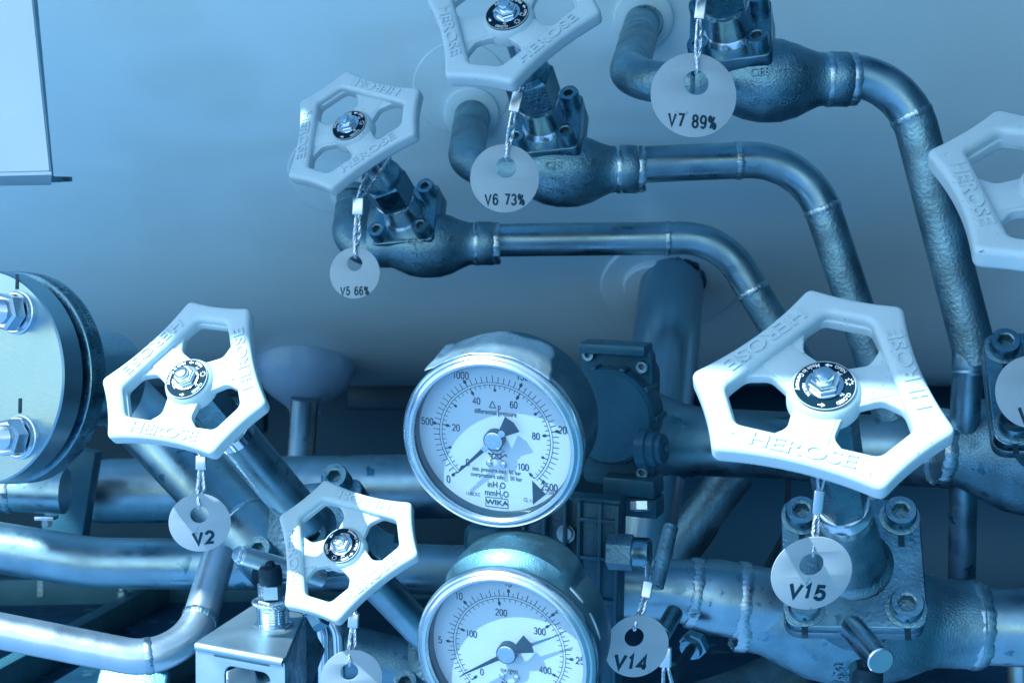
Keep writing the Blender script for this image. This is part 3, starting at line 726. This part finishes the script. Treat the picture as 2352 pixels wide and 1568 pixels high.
for ang in (54,-47,136,-132):
    q = f.at(182*math.cos(R(ang)), 182*math.sin(R(ang)), 0)
    b_ = MB(); b_.lathe(q, [(50,0),(50,5),(46,7)], 40); b_.torus(q.at(0,0,10), 43, 4, 40, 6); bo = b_.build('washer', 'brush', t)
    nb = MB(); hexnut(nb, q, 44, 12, 54, .25, random.random()); nb.build('nut', 'brush', t)
    sb = MB(); prf = [(27,50)]
    for i in range(10): prf += [(25.5,56+i*5),(28,58.5+i*5)]
    prf += [(24,108),(18,109)]; sb.lathe(q, prf, 32); sb.build('threaded_stud', 'brush', t)
    if ang in (54,-47):
        m_ = MB(); a_ = q.at(-4, 70, .8); m_.box(a_, 9, 34, 1.4, .3); m_.build('paint_mark', 'ink', t)
t2 = pipe('flange_neck', [f.pt(0,0,-130), f.pt(0,0,-420)], 120*k, .1, 'short pipe neck behind the big bolted flange', 'steel')

# ------------------------------------------------------------------ gauges
def gauge(cpx, D, n, right, Rpx, label, kind):
    k = S(D)*Rpx; t = thing('pressure_gauge', P(*cpx, D), label, 'gauge', 'round dial gauges')
    f = frz(P(*cpx, D), n, right, k)
    # bezel: z=0 is the front of the ring; dial lies behind it
    MB().lathe(f, [(.865,-.09),(.868,-.02),(.885,.0),(.91,.004),(.945,-.02),(.95,-.03),(.965,-.02),(.99,-.04),(1.0,-.07),(1.0,-.15),(.985,-.17),(.95,-.17)], 160, (False,False)).build('bezel', 'brush', t)
    MB().lathe(f, [(.89,-.015),(.865,-.05),(.863,-.215)], 160, (False,False)).build('inner_ring', 'black', t)
    if kind == 1:
        MB().lathe(f, [(.90,-.165),(.955,-.17),(.955,-.92),(.93,-.95),(.5,-.96)], 128, (False,True)).build('case', 'gcase', t)
    else:
        cs = MB()
        def hood(a, h, r):
            up = max(0, math.sin(a-.08)); b = max(0., min(1., (-h-.24)/.12)) if h > -.8 else 1
            s_ = abs(math.cos(a-.08)); e = 0
            if up > 0: e = b*.15*(max(0, up-.70)/.30)**.55*(1)
            return e
        cs.lathe(f, [(.90,-.165),(.955,-.17),(.97,-.25),(.985,-.34),(.985,-.62),(.97,-.82),(.93,-.92),(.5,-.94)], 160, (False,True), fn=hood); cs.build('case', 'hood', t)
    dz = -.20
    MB().lathe(f, [(.10,dz-.01),(.862,dz-.01),(.862,dz)], 96).build('dial', 'dial', t)
    d = f.at(0,0,dz+.0025)
    lt = MB(); ln = MB()
    def bar(a, r0, r1, w_): 
        q = d.rot(a); ln.add([q.pt(r0,-w_/2),q.pt(r1,-w_/2),q.pt(r1,w_/2),q.pt(r0,w_/2)],[(0,1,2,3)])
    def arcl(r0, r1, a0, a1, m=90):
        vs = []; 
        for i in range(m+1):
            a = a0+(a1-a0)*i/m; vs += [d.pt(r0*math.cos(a),r0*math.sin(a)), d.pt(r1*math.cos(a),r1*math.sin(a))]
        ln.add(vs, [(2*i,2*i+1,2*i+3,2*i+2) for i in range(m)])
    def tx(s, x, y, h, sx=.72, bold=.0, ax='CENTER'):
        if s.isdigit():
            lt.geo(strokes(s, .13 if bold else .10, .36), lambda a,b,c: d.pt(x+a*h*.80, y+b*h*.80, .001)); return
        h *= .76; sx *= 1.12
        lt.geo(text(s, bold, .02, ax, sx), lambda a,b,c: d.pt(x+a*h, y+b*h, .001+c*.02))
    def segl(a_, b_, w_):
        a_ = V(a_); b_ = V(b_); e = (b_-a_).normalized(); e = V((-e.y,e.x))*w_/2
        ln.add([d.pt(*(a_+e)),d.pt(*(a_-e)),d.pt(*(b_-e)),d.pt(*(b_+e))],[(0,1,2,3)])
    A0, A1 = R(225), R(-45)
    def ang(u): return A0+(A1-A0)*u
    arcl(.600,.606, A0, A1); arcl(.628,.634, A0, A1)
    if kind == 1:
        for i in range(51):
            u = i/50
            if i % 10 == 0: bar(ang(u), .515, .60, .012); bar(ang(u), .53, .565, .032)
            elif i % 5 == 0: bar(ang(u), .535, .60, .010); bar(ang(u), .53, .56, .028)
            else: bar(ang(u), .565, .60, .007)
        for i in range(51):
            u = i*50/2540
            if i % 10 == 0: bar(ang(u), .634, .72, .012); bar(ang(u), .675, .71, .034)
            else: bar(ang(u), .634, .70 if i % 5 else .71, .008)
        for s, v, r in (('0',0,.455),('20',20,.45),('40',40,.455),('60',60,.45),('80',80,.45),('100',100,.43)):
            a = ang(v/100); tx(s, r*math.cos(a), r*math.sin(a), .105, .62, .012)
        for s, v in (('0',0),('500',500),('1000',1000),('1500',1500),('2000',2000),('2500',2500)):
            a = ang(v/2540); rr = .775 if v not in (1500,2000) else .80
            tx(s, rr*math.cos(a), rr*math.sin(a), .11, .60, .012)
        tx('2540', .60, -.565, .07, .62)
        tri = [(-.065,.345),(.005,.345),(-.03,.42)]; 
        for p_, q_ in zip(tri, tri[1:]+tri[:1]): segl(p_, q_, .010)
        tx('p', .045, .36, .095, .7, .01); tx('differential pressure', .0, .29, .074, .66, .012)
        tx('oxygen', .0, -.125, .062, .7)
        tx('stat. pressure max. 50 bar', .0, -.385, .066, .66, .010); tx('overpressure safe:', -.10, -.455, .066, .66, .010); tx('50 bar', .22, -.455, .066, .66, .010)
        for yy in (-.435,-.478):
            q = d.at(.105,yy); vs=[]
            for i in range(25):
                a = 2*PI*i/24; vs += [q.pt(.019*math.cos(a),.019*math.sin(a)),q.pt(.023*math.cos(a),.023*math.sin(a))]
            ln.add(vs,[(2*i,2*i+1,2*i+3,2*i+2) for i in range(24)])
            segl((.095,yy),(.115,yy),.004)
        segl((.105,-.445),(.105,-.425),.004)
        tx('inH O', -.0, -.555, .098, .70, .012); tx('2', .038, -.58, .055, .7, .004); tx('mmH O', .0, -.655, .098, .70, .012); tx('2', .058, -.68, .055,.7,.004)
        tx('1180CKC', -.27, -.695, .055, .62); tx('CL 1.6', .36, -.69, .06, .62)
        tx('WIKA', .0, -.765, .078, 1.05, .03)
        for p_, q_ in (((-.125,-.71),(.125,-.71)),((.125,-.71),(.125,-.82)),((.125,-.82),(-.125,-.82)),((-.125,-.82),(-.125,-.71))): segl(p_, q_, .008)
        # dark over-range wedge
        q0, q1 = ang(1.0)-.06, ang(1.0)-.28
        ln.add([d.pt(.60*math.cos(q0),.60*math.sin(q0)),d.pt(.84*math.cos(q0-.01),.84*math.sin(q0+.06)),d.pt(.84*math.cos(q1),.84*math.sin(q1))],[(0,1,2)])
        pz, pa, tails = dz+.085, ang(-.002), True
    else:
        for i in range(61):
            u = i/60
            if i % 10 == 0: bar(ang(u), .634, .72, .012); bar(ang(u), .675, .71, .032)
            elif i % 2 == 0: bar(ang(u), .634, .705, .009)
            else: bar(ang(u), .634, .675, .007)
        for i in range(44):
            u = i*10/435
            if i % 10 == 0: bar(ang(u), .515, .60, .012); bar(ang(u), .53, .565, .03)
            else: bar(ang(u), .565, .60, .007)
        for s, v in (('0',0),('5',5),('10',10),('15',15),('20',20),('25',25),('30',30)):
            a = ang(v/30); tx(s, .785*math.cos(a), .785*math.sin(a), .11, .60, .012)
        for s, v in (('0',0),('100',100),('200',200),('300',300),('400',400)):
            a = ang(v/435); rr = .44; tx(s, rr*math.cos(a), rr*math.sin(a), .105, .62, .003)
        tx('435', .40, -.50, .085, .62); tx('oxygen', 0, -.245, .08, .72, .006)
        tx('psi', 0, -.60, .09, .7); tx('bar', 0, -.70, .09, .7)
        pz, pa, tails = dz+.10, ang(.045), True
    # crossed-out oil can sign
    oy = -.21 if kind == 1 else -.42
    def seg(x0,y0,x1,y1,w_):
        a_ = V((x0,y0)); b_ = V((x1,y1)); e = (b_-a_).normalized(); e = V((-e.y,e.x))*w_/2
        ln.add([d.pt(*(a_+e)),d.pt(*(a_-e)),d.pt(*(b_-e)),d.pt(*(b_+e))],[(0,1,2,3)])
    for s_ in ((-.08,-.07,.10,.07),(-.08,.07,.10,-.07)): seg(s_[0],oy+s_[1],s_[2],oy+s_[3],.008)
    for s_ in ((-.05,-.03,.05,-.03),(.05,-.03,.06,.02),(.06,.02,-.04,.02),(-.04,.02,-.05,-.03),(.05,-.02,.11,.03),(.11,.03,.12,.0),(-.04,.01,-.09,.03),(-.09,.03,-.05,-.02)): seg(s_[0],oy+s_[1],s_[2],oy+s_[3],.012)
    lo = lt.build('dial_lettering', 'ink', t); ln.build('dial_scale', 'ink', t)
    for x in (-.075,.085):
        sb = MB(); q = d.at(x, -.30 if kind == 1 else -.315, 0); sb.lathe(q, [(.036,0),(.036,.012),(.022,.026),(.01,.028)], 24); sb.build('rivet', 'brush', t)
    # pointer with fan-shaped counterweight
    q = f.at(0,0,pz).rot(pa)
    g = flat([rpoly([(-.30,-.11),(-.10,-.03),(-.02,-.06),(.06,-.05),(.12,-.026),(.60,-.006),(.60,.006),(.12,.026),(.06,.05),(-.02,.06),(-.10,.03),(-.30,.11),(-.325,0)], .004,0,2,2)], .005, .0015, 1)
    MB().geo(g, q.pt).build('pointer', 'ink', t)
    h = MB(); h.lathe(f, [(.10,pz+.004),(.10,pz+.012),(.085,pz+.02),(.012,pz+.022),(.0,pz+.018)], 40)
    if kind == 1:
        for x in (-.135,.135): h.lathe(q.at(x,0,0), [(.038,.0),(.038,.014),(.012,.02)], 24)
    h.build('pointer_cap', 'brush', t)
    MB().lathe(f, [(.112,dz+.004),(.112,pz+.004)], 40).build('pointer_boss', 'ink', t)
    if kind == 2:
        q2 = f.at(0,0,pz-.02).rot(R(28)); g = flat([[(0,-.03),(.70,-.004),(.70,.004),(0,.03)]], .003)
        MB().geo(g, q2.pt).build('drag_pointer', 'dull', t)
    MB().lathe(f, [(.866,-.062),(.866,-.056)], 96).build('glass', 'glass', t)
    return t, f
g1, fg1 = gauge((1126,1022), .74, (-.28,-.90,-.33), (.96,-.27,-.085), 218, 'dial gauge marked differential pressure, with foil tape on top', 1)
g2, fg2 = gauge((1156,1512), .735, (-.30,-.91,-.27), (.96,-.28,-.075), 217, 'lower dial gauge with two pointers and a hooded case', 2)
for j,(a0,a1,z0,z1) in enumerate(((55,38,-.36,-.40),(30,12,-.36,-.40))):   # bright slots in the hooded case
    mb = MB(); rs=[]
    for i in range(13):
        a = R(a0+(a1-a0)*i/12); rg=[]
        for jj in range(8):
            u = 2*PI*jj/8; rr = .99+.016*math.cos(u)*(math.sin(PI*(i+.4)/12.8)**.4); zz=-.33+.02*math.sin(u)
            rg.append(fg2.pt(rr*math.cos(a), rr*math.sin(a), zz))
        rs.append(rg)
    mb.rings(rs); mb.build('case_slot', 'bracket', g2)
# foil tape draped over the first gauge
mb = MB(); rs = []; NA = 40
for j in range(15):
    z = -.05-.62*j/14; rg = []
    for i in range(NA+1):
        a = R(134+1.0*math.sin(j*.9)-(4*j/14)) - R(84+.8*math.sin(j*.8)-14*(j/14))*i/NA
        rr = 1.008+.004*math.sin(i*.5+j*.6)+.022*(j/14)+.010*(j/14)*math.sin(i*.33+1) + (.04*(1-i/3) if i < 3 else 0)
        rg.append(fg1.pt(rr*math.cos(a), rr*math.sin(a), z))
    rs.append(rg)
n_ = NA+1; vs = [p for r in rs for p in r]; fs = [(j*n_+i, j*n_+i+1, (j+1)*n_+i+1, (j+1)*n_+i) for j in range(14) for i in range(NA)]
ft = MB().add(vs, fs).build('foil_tape', 'tape', g1)
md = ft.modifiers.new('thickness', 'SOLIDIFY'); md.thickness = .0004
# ------------------------------------------------------------------ dark manifold block behind the gauges
D = .86; k = S(D); t = thing('valve_manifold', P(1400,1050,D), 'dark coated manifold block with ribs carrying the dial gauges', 'manifold')
f = frz(P(1400,950,D), (-.42,-.88,-.2), (.9,-.43,-.05), k)
mb = MB(); fm = frz(P(1425,945,.90), (-.42,-.88,-.18), (.9,-.43,-.05), k)
g = flat([rpoly([(-95,-180),(88,-180),(88,150),(60,165),(-95,165)], 22,0,3,5)], 16, 4, 3); mb.geo(g, lambda x,y,z: fm.pt(x,y,z))
g = flat([rpoly([(-80,-150),(70,-150),(78,120),(-80,150)], 40,0,3,5)], 34, 10, 3); mb.geo(g, lambda x,y,z: fm.pt(x,y,z-45)); mb.build('rear_flange', 'navy', t)
MB().box(fm.at(-6,158,10), 170, 26, 62, 7).build('clamp_bar', 'navy', t); mb = MB(); mb.box(fm.at(38,-170,22), 130, 44, 74, 5); mb.build('clamp_bar', 'navy', t); mb = MB(); mb.box(fm.at(38,-222,14), 130, 50, 60, 5); mb.build('clamp_bar', 'navy', t)
mb = MB(); mb.lathe(fm.at(-10,0,0), [(112,-20),(116,0),(116,60),(108,70)], 72)
for q_ in range(10):
    ww = fm.at(-10,0,0).rot(2*PI*q_/10); mb.box(ww.at(112,0,20), 22, 14, 70, 3)
mb.build('chamber', 'navy', t)
for sx,sy in ((62,-140),(66,118),(-70,140)): caphead(fm.at(sx,sy,16), 15, 14, t, m='dull')
mb = MB(); fk = frz(P(1492,1030,.855), (.88,-.45,.03), (0,0,1), k); mb.lathe(fk, [(46,-22),(46,0),(40,4),(40,20),(34,24),(34,34),(28,38),(14,38),(12,30)], 40); mb.build('side_plug', 'navy', t)
mb = MB(); hexnut(mb, frz(P(1472,1150,.85),(0,-.2,-1),(1,0,0),k), 24, 0, 22); mb.build('nut', 'brush', t)
# ribbed lower block
fr2 = frz(P(1310,1330,.875), (-.30,-.93,-.12), (.95,-.31,-.05), k)
mb = MB(); mb.box(fr2.at(0,-40,-40), 230, 470, 60, 6)
for x in (-112,-62,-12,22,72,112): mb.box(fr2.at(x,-40,0), 9, 460, 34, 3)
for y in (150,60,-40,-150): mb.box(fr2.at(68,y,0), 96, 9, 32, 3); mb.box(fr2.at(-88,y+18,0), 52, 9, 32, 3)
mb.box(fr2.at(66,-40,-4), 84, 455, 20, 4); mb.box(fr2.at(-88,-40,-6), 44, 455, 16, 4)
mb.build('ribbed_block', 'navy', t)
mb = MB(); mb.lathe(frz(P(1300,1225,.872),(-.3,-.93,-.1),(1,0,0),k), [(20,-4),(22,0),(22,3),(15,3)], 32, (True,True)); mb.lathe(frz(P(1300,1225,.870),(-.3,-.93,-.1),(1,0,0),k), [(15,0),(14,2)], 32); mb.build('through_hole', 'steel', t)
mb = MB(); mb.box(frz(P(1120,1240,.93),(-.3,-.93,0),(1,0,0),k), 110, 90, 90, 30, 4); mb.build('side_boss', 'navy', t)
# fittings right of the manifold
t = thing('hex_fitting', P(1440,1268,.85), 'dark hex fitting sticking out of the ribbed block', 'fitting')
fh = frz(P(1395,1265,.86), (1,-.25,-.02), (0,0,1), k)
mb = MB(); hexnut(mb, fh, 42, 0, 62); mb.build('hex', 'dull', t); MB().lathe(fh, [(34,60),(36,64),(36,96),(30,100)], 32).build('collar', 'plate', t)
t = thing('sleeve_tube', P(1525,1270,.84), 'dull upright metal sleeve beside the hex fitting', 'sleeve')
fh = frz(P(1505,1348,.83), P(1540,1205,.85)-P(1505,1348,.83), (1,0,0), k)
MB().lathe(fh, [(8,14),(12,2),(16,0),(19,2),(19,150),(15,152)], 32, (True,True)).build('tube', 'dull', t)
t = thing('sleeve_tube', P(1540,1430,.84), 'short open-ended sleeve lying against the V14 tag', 'sleeve')
fh = frz(P(1514,1466,.815), P(1570,1370,.86)-P(1514,1466,.815), (1,0,0), k)
MB().lathe(fh, [(8,16),(12,2),(17,0),(20,2),(20,14),(18,16),(20,18),(20,118),(15,120)], 32).build('tube', 'plate', t)
t = thing('cable_gland', P(1580,1480,.9), 'small bright cable gland under the lower pipe', 'gland')
fh = frz(P(1592,1482,.90), (-.5,-.7,-.4), (1,0,0), k); mb = MB(); hexnut(mb, fh, 36, -20, 6); mb.lathe(fh, [(28,6),(26,20),(12,22)], 32); mb.build('nut','plate',t)
mb = MB(); mb.tube(fillet([fh.pt(0,0,10), P(1560,1530,.87), P(1500,1700,.86)], .03), 12*k, 16); mb.build('cable','rubber',t)

# ------------------------------------------------------------------ bracket box with fitting, bottom
t = thing('bracket_box', P(570,1500,.84), 'pale folded steel bracket with a square window, at the bottom edge', 'bracket')
A, B, Cc = P(449,1478,.82), P(655,1516,.80), P(698,1412,.89); Dd_ = Cc-(B-A)*.62
up = (B-A).cross(Cc-B).normalized(); 
if up.z < 0: up = -up
fx_ = (B-A).normalized(); W = (B-A).length
ff = Fr(A, fx_, up.cross(fx_), up, 1.)                 # top face frame, y runs away
def uv(p): q = p-A; return (q.dot(ff.x), q.dot(ff.y))
top = [uv(A), uv(B), uv(Cc), uv(Dd_)]
g = flat([rpoly(top, .004, 0, 3, 5)], .0012, .0005, 2); MB().geo(g, lambda x,y,z: ff.pt(x,y,z)).build('top_plate', 'bracket', t)
H = .12; dn = V((0,.03,-1)).normalized(); fn_ = Fr(A+V((0,0,0)), fx_, dn, fx_.cross(dn), 1.)
wn_ = rpoly([(W*.33,.008),(W*.84,.008),(W*.84,.07),(W*.33,.07)], .006, 0, 3, 5)
g = flat([rpoly([(.0,.0),(W,.0),(W,H),(0,H)], .003,0,3,4), wn_], .0012, .0005, 2); MB().geo(g, lambda x,y,z: fn_.pt(x,y,z)+ff.y*.001-up*.001).build('front_plate', 'bracket', t)
g_ = MB(); rb = .0042; rs = []
for i in range(2):
    pass
mb = MB(); mb.tube([A+fx_*.001+up*-.001, B-fx_*.001-up*.001], .0026, 16); mb.build('bend', 'bracket', t)
sd = (Cc-B).normalized(); solid([B+up*-.001, Cc-up*.001, P(742,1492,.915), P(700,1600,.89), P(660,1700,.83)], (.0012,.001,0), 'side_plate', 'plate', t)
mb = MB(); mb.box(Fr((A+B)/2*.0+A+fx_*(W*.52)+dn*.0045, fx_, -dn, -fn_.z if fn_.z.y > 0 else fn_.z, 1), W*.62, .0012, .0008, .0002); mb.build('seam', 'etch', t)
t = thing('hose_fitting', P(575,1555,.84), 'shiny white and chrome coupling inside the bracket window', 'coupling')
fh = frz(P(600,1545,.85), (-.75,-.5,-.28), (0,0,1), k); mb = MB(); hexnut(mb, fh, 44, -30, 30, .2, .3); mb.lathe(fh, [(40,-70),(40,-30)], 32); mb.build('nut', 'chrome', t)
MB().lathe(fh, [(32,28),(36,34),(36,70),(28,84),(10,88)], 32).build('cap', 'wheel', t)
t = thing('bleed_fitting', P(630,1400,.86), 'stacked hex fitting with a dark cap standing on the bracket', 'fitting')
fh = Fr(P(630,1452,.862), (1,0,0), V((0,.98,.2)), V((-.03,-.2,.98)).normalized(), S(.86))
mb = MB(); hexnut(mb, fh, 46, -2, 26, .1, .2); mb.build('base_nut', 'chrome', t)
mb = MB(); pr = [(34,24)]
for i in range(7): pr += [(34,28+i*6),(37,31+i*6)]
pr += [(32,72)]; mb.lathe(fh, pr, 40); mb.build('thread', 'chrome', t)
mb = MB(); hexnut(mb, fh, 36, 66, 84, .3, .5); hexnut(mb, fh, 31, 88, 122, .1, .1); mb.build('upper_nut', 'brush', t)
rp_ = MB(); rope(rp_, [fh.at(0,0,76).pt(42*math.cos(a), 42*math.sin(a), 3*math.sin(a*2)) for a in [2*PI*i/40 for i in range(41)]], .0013); rp_.build('wire_ring', 'rope', t)
MB().lathe(fh, [(26,120),(27,124),(27,150),(24,160),(12,164),(10,172),(4,174)], 32).build('cap', 'rubber', t)
# white block and rope end lower left, pipes bottom between
mb = MB(); mb.box(frz(P(300,1590,.98),(-.1,-.85,.5),(1,0,-.1),S(.98)), 175, 110, 20, 12, 3); tag(mb.build('base_block','gcase'), 'pale rounded plate below the bright bent pipe', 'plate')
for j,(x0,x1,lb) in enumerate(((742,745,'thin shiny upright tube just right of the bracket'),(775,790,'shiny tube behind the blank tag, second from the bracket'))):
    mb = MB(); mb.tube(fillet([P(x0-40,1395,.93),P(x0,1440,.93),P(x1,1760,.93)],.02), 14*S(.93), 20); tag(mb.build('thin_tube','chrome'), lb, 'tube')
t = thing('hex_fitting', P(730,1425,.91), 'slanting shiny hex fitting behind the bracket corner', 'fitting')
fh = frz(P(715,1425,.92), (.8,-.3,.5), (0,0,1), k); mb = MB(); hexnut(mb, fh, 32, 0, 40); hexnut(mb, fh, 26, 44, 74, .1, .4); mb.build('hex', 'plate', t)
# small black nut fitting under the stop peg
t = thing('bleed_fitting', P(1990,1560,.80), 'black capped hex fitting at the bottom edge under the stop peg', 'fitting')
fh = Fr(P(1988,1600,.80), (1,0,0), V((0,.98,.2)), V((-.02,-.2,.98)).normalized(), S(.80)); mb = MB(); hexnut(mb, fh, 48, 0, 30); mb.build('hex','chrome',t)
MB().lathe(fh, [(36,30),(38,34),(38,68),(34,78),(16,80),(14,90),(5,92)], 32).build('cap','rubber',t)

# ------------------------------------------------------------------ identity tags on wire rope
def vtag(cpx, D, r, hole, txt, th, rope_top, label, n=(0,-1,.1), tilt=0, sx=.85, toff=-.5, crimp=None, tail=None, hr=.29, dx=0.):
    k = S(D)*r; f = frz(P(*cpx, D), n, (1,0,0), k)
    t = thing('identity_tag', P(*cpx, D), label, 'tag', 'round metal tags hanging on wire rope')
    hx, hy = (hole[0]-cpx[0])/r, (cpx[1]-hole[1])/r
    g = flat([circ(1., 96), circ(hr, 40, hx, hy)], .014, .005, 2); o = MB().geo(g, f.pt).build('disc', 'tag', t)
    if txt:
        q = f.rot(R(tilt)); lt = MB(); lt.geo(strokes(txt, .215 if '%' not in txt else .165, .50*sx), lambda x,y,z: q.pt(x*th*1.04+dx, toff+y*th*1.06, .017+z*.1)); lt.build('lettering', 'ink', o)
    # rope: up from the hole's upper rim, in front and behind, into a crimp
    hb = f.pt(hx, hy+hr*.85, .035); hbk = f.pt(hx, hy+hr*.85, -.05); cr0, cr1 = [P(*c) for c in crimp]
    rad = .0011*D/.8
    off = V((.0016,0,0))
    rp = MB(); midf = hb.lerp(cr1, .5)+V((-.0012,-.001,0)); rope(rp, fillet([f.pt(hx,hy+hr*.8,0), hb+V((0,-.001,.001)), midf, cr1-off*.5], .004, 5), rad)
    rope(rp, fillet([f.pt(hx,hy+hr*.8,0), hbk+V((0,.001,.001)), hbk.lerp(cr1,.5)+V((.002,.001,0)), cr1+off*.5], .004, 5), rad)
    if rope_top: 
        tp = [P(*c) for c in rope_top]
        for s_ in (-1,1): rope(rp, [cr0+off*.5*s_]+[p+V((.0025*s_*(i+1),.002*s_,0)) for i,p in enumerate(tp)], rad)
    rp.build('rope', 'rope', t)
    cb = MB(); g = flat([rsq(.0031*D/.8,.0019*D/.8,.0012)], (cr0-cr1).length/2, .0004, 2); fc_ = frz((cr0+cr1)/2, cr0-cr1, (1,0,0), 1.)
    cb.geo(g, fc_.pt); cb.build('crimp_sleeve', 'brush', t)
    return t
vtag((1864,1316), .755, 95, (1862,1292), 'V15', .43, [(1886,1090,.74)], 'pale round tag printed V15 in front of the big bonnet', (.10,-1,-.38), -9, .95, -.50, [(1882,1125,.75),(1876,1178,.752)], hr=.30)
vtag((459,1200), .80, 70, (459,1180), 'V2', .46, [(466,1030,.80)], 'pale round tag printed V2 under the sunlit left handwheel', (.14,-1,-.24), 3, .9, -.52, [(463,1046,.80),(462,1078,.80)], dx=.06)
vtag((815,627), 1.02, 59, (815,605), 'V5  66%', .34, [(835,440,1.02),(880,360,1.03)], 'pale round tag printed V5 66% against the tank', (-.15,-1,.05), 0, .66, -.70, [(824,455,1.02),(822,494,1.02)], hr=.30)
vtag((1159,410), .97, 79, (1162,385), 'V6  73%', .33, [(1195,175,.97),(1225,120,.975)], 'pale round tag printed V6 73% hanging over its elbow', (.05,-1,.05), 0, .70, -.62, [(1190,212,.97),(1180,258,.97)], hr=.30)
vtag((1593,219), .89, 99, (1600,190), 'V7  89%', .32, [(1615,-60,.89)], 'largest of the percentage tags, printed V7 89%', (.05,-1,.1), -4, .70, -.62, [(1612,-5,.89),(1606,45,.89)], hr=.29)
vtag((1462,1483), .80, 76, (1456,1460), 'V14', .50, [(1495,1290,.82)], 'round tag printed V14 partly behind the lower gauge', (.18,-1,-.22), -9, .9, -.52, [(1489,1335,.805),(1482,1372,.803)], hr=.30, dx=-.1)
vtag((808,1556), .80, 70, (803,1540), '', .3, [(800,1370,.81)], 'blank round tag under the small handwheel, at the bottom edge', (.14,-1,-.24), 0, .9, -.5, [(813,1408,.80),(811,1440,.80)])
vtag((2372,900), .87, 84, (2380,860), 'V14', .42, [(2400,700,.88)], 'round tag cut off by the right edge, showing only a V', (-.1,-1,.1), -3, .9, -.62, [(2395,760,.87),(2390,800,.87)], dx=.06)
# loose crimp and rope below the open sleeve
mb = MB(); g = flat([rsq(.0036,.002,.0014)], .0055, .0004, 2); f_ = frz(P(1528,1508,.81),(0,0,1),(1,0,0),1.); mb.geo(g, f_.pt)
t = thing('wire_tail', P(1528,1508,.81), 'bright crimp with two wire ends right of the V14 tag', 'wire'); mb.build('crimp_sleeve','brush',t)
mb = MB(); rope(mb, [P(1524,1522,.81),P(1522,1640,.81)], .0011); rope(mb, [P(1532,1522,.81),P(1545,1575,.81),P(1548,1640,.81)], .0011); mb.build('rope','rope',t)
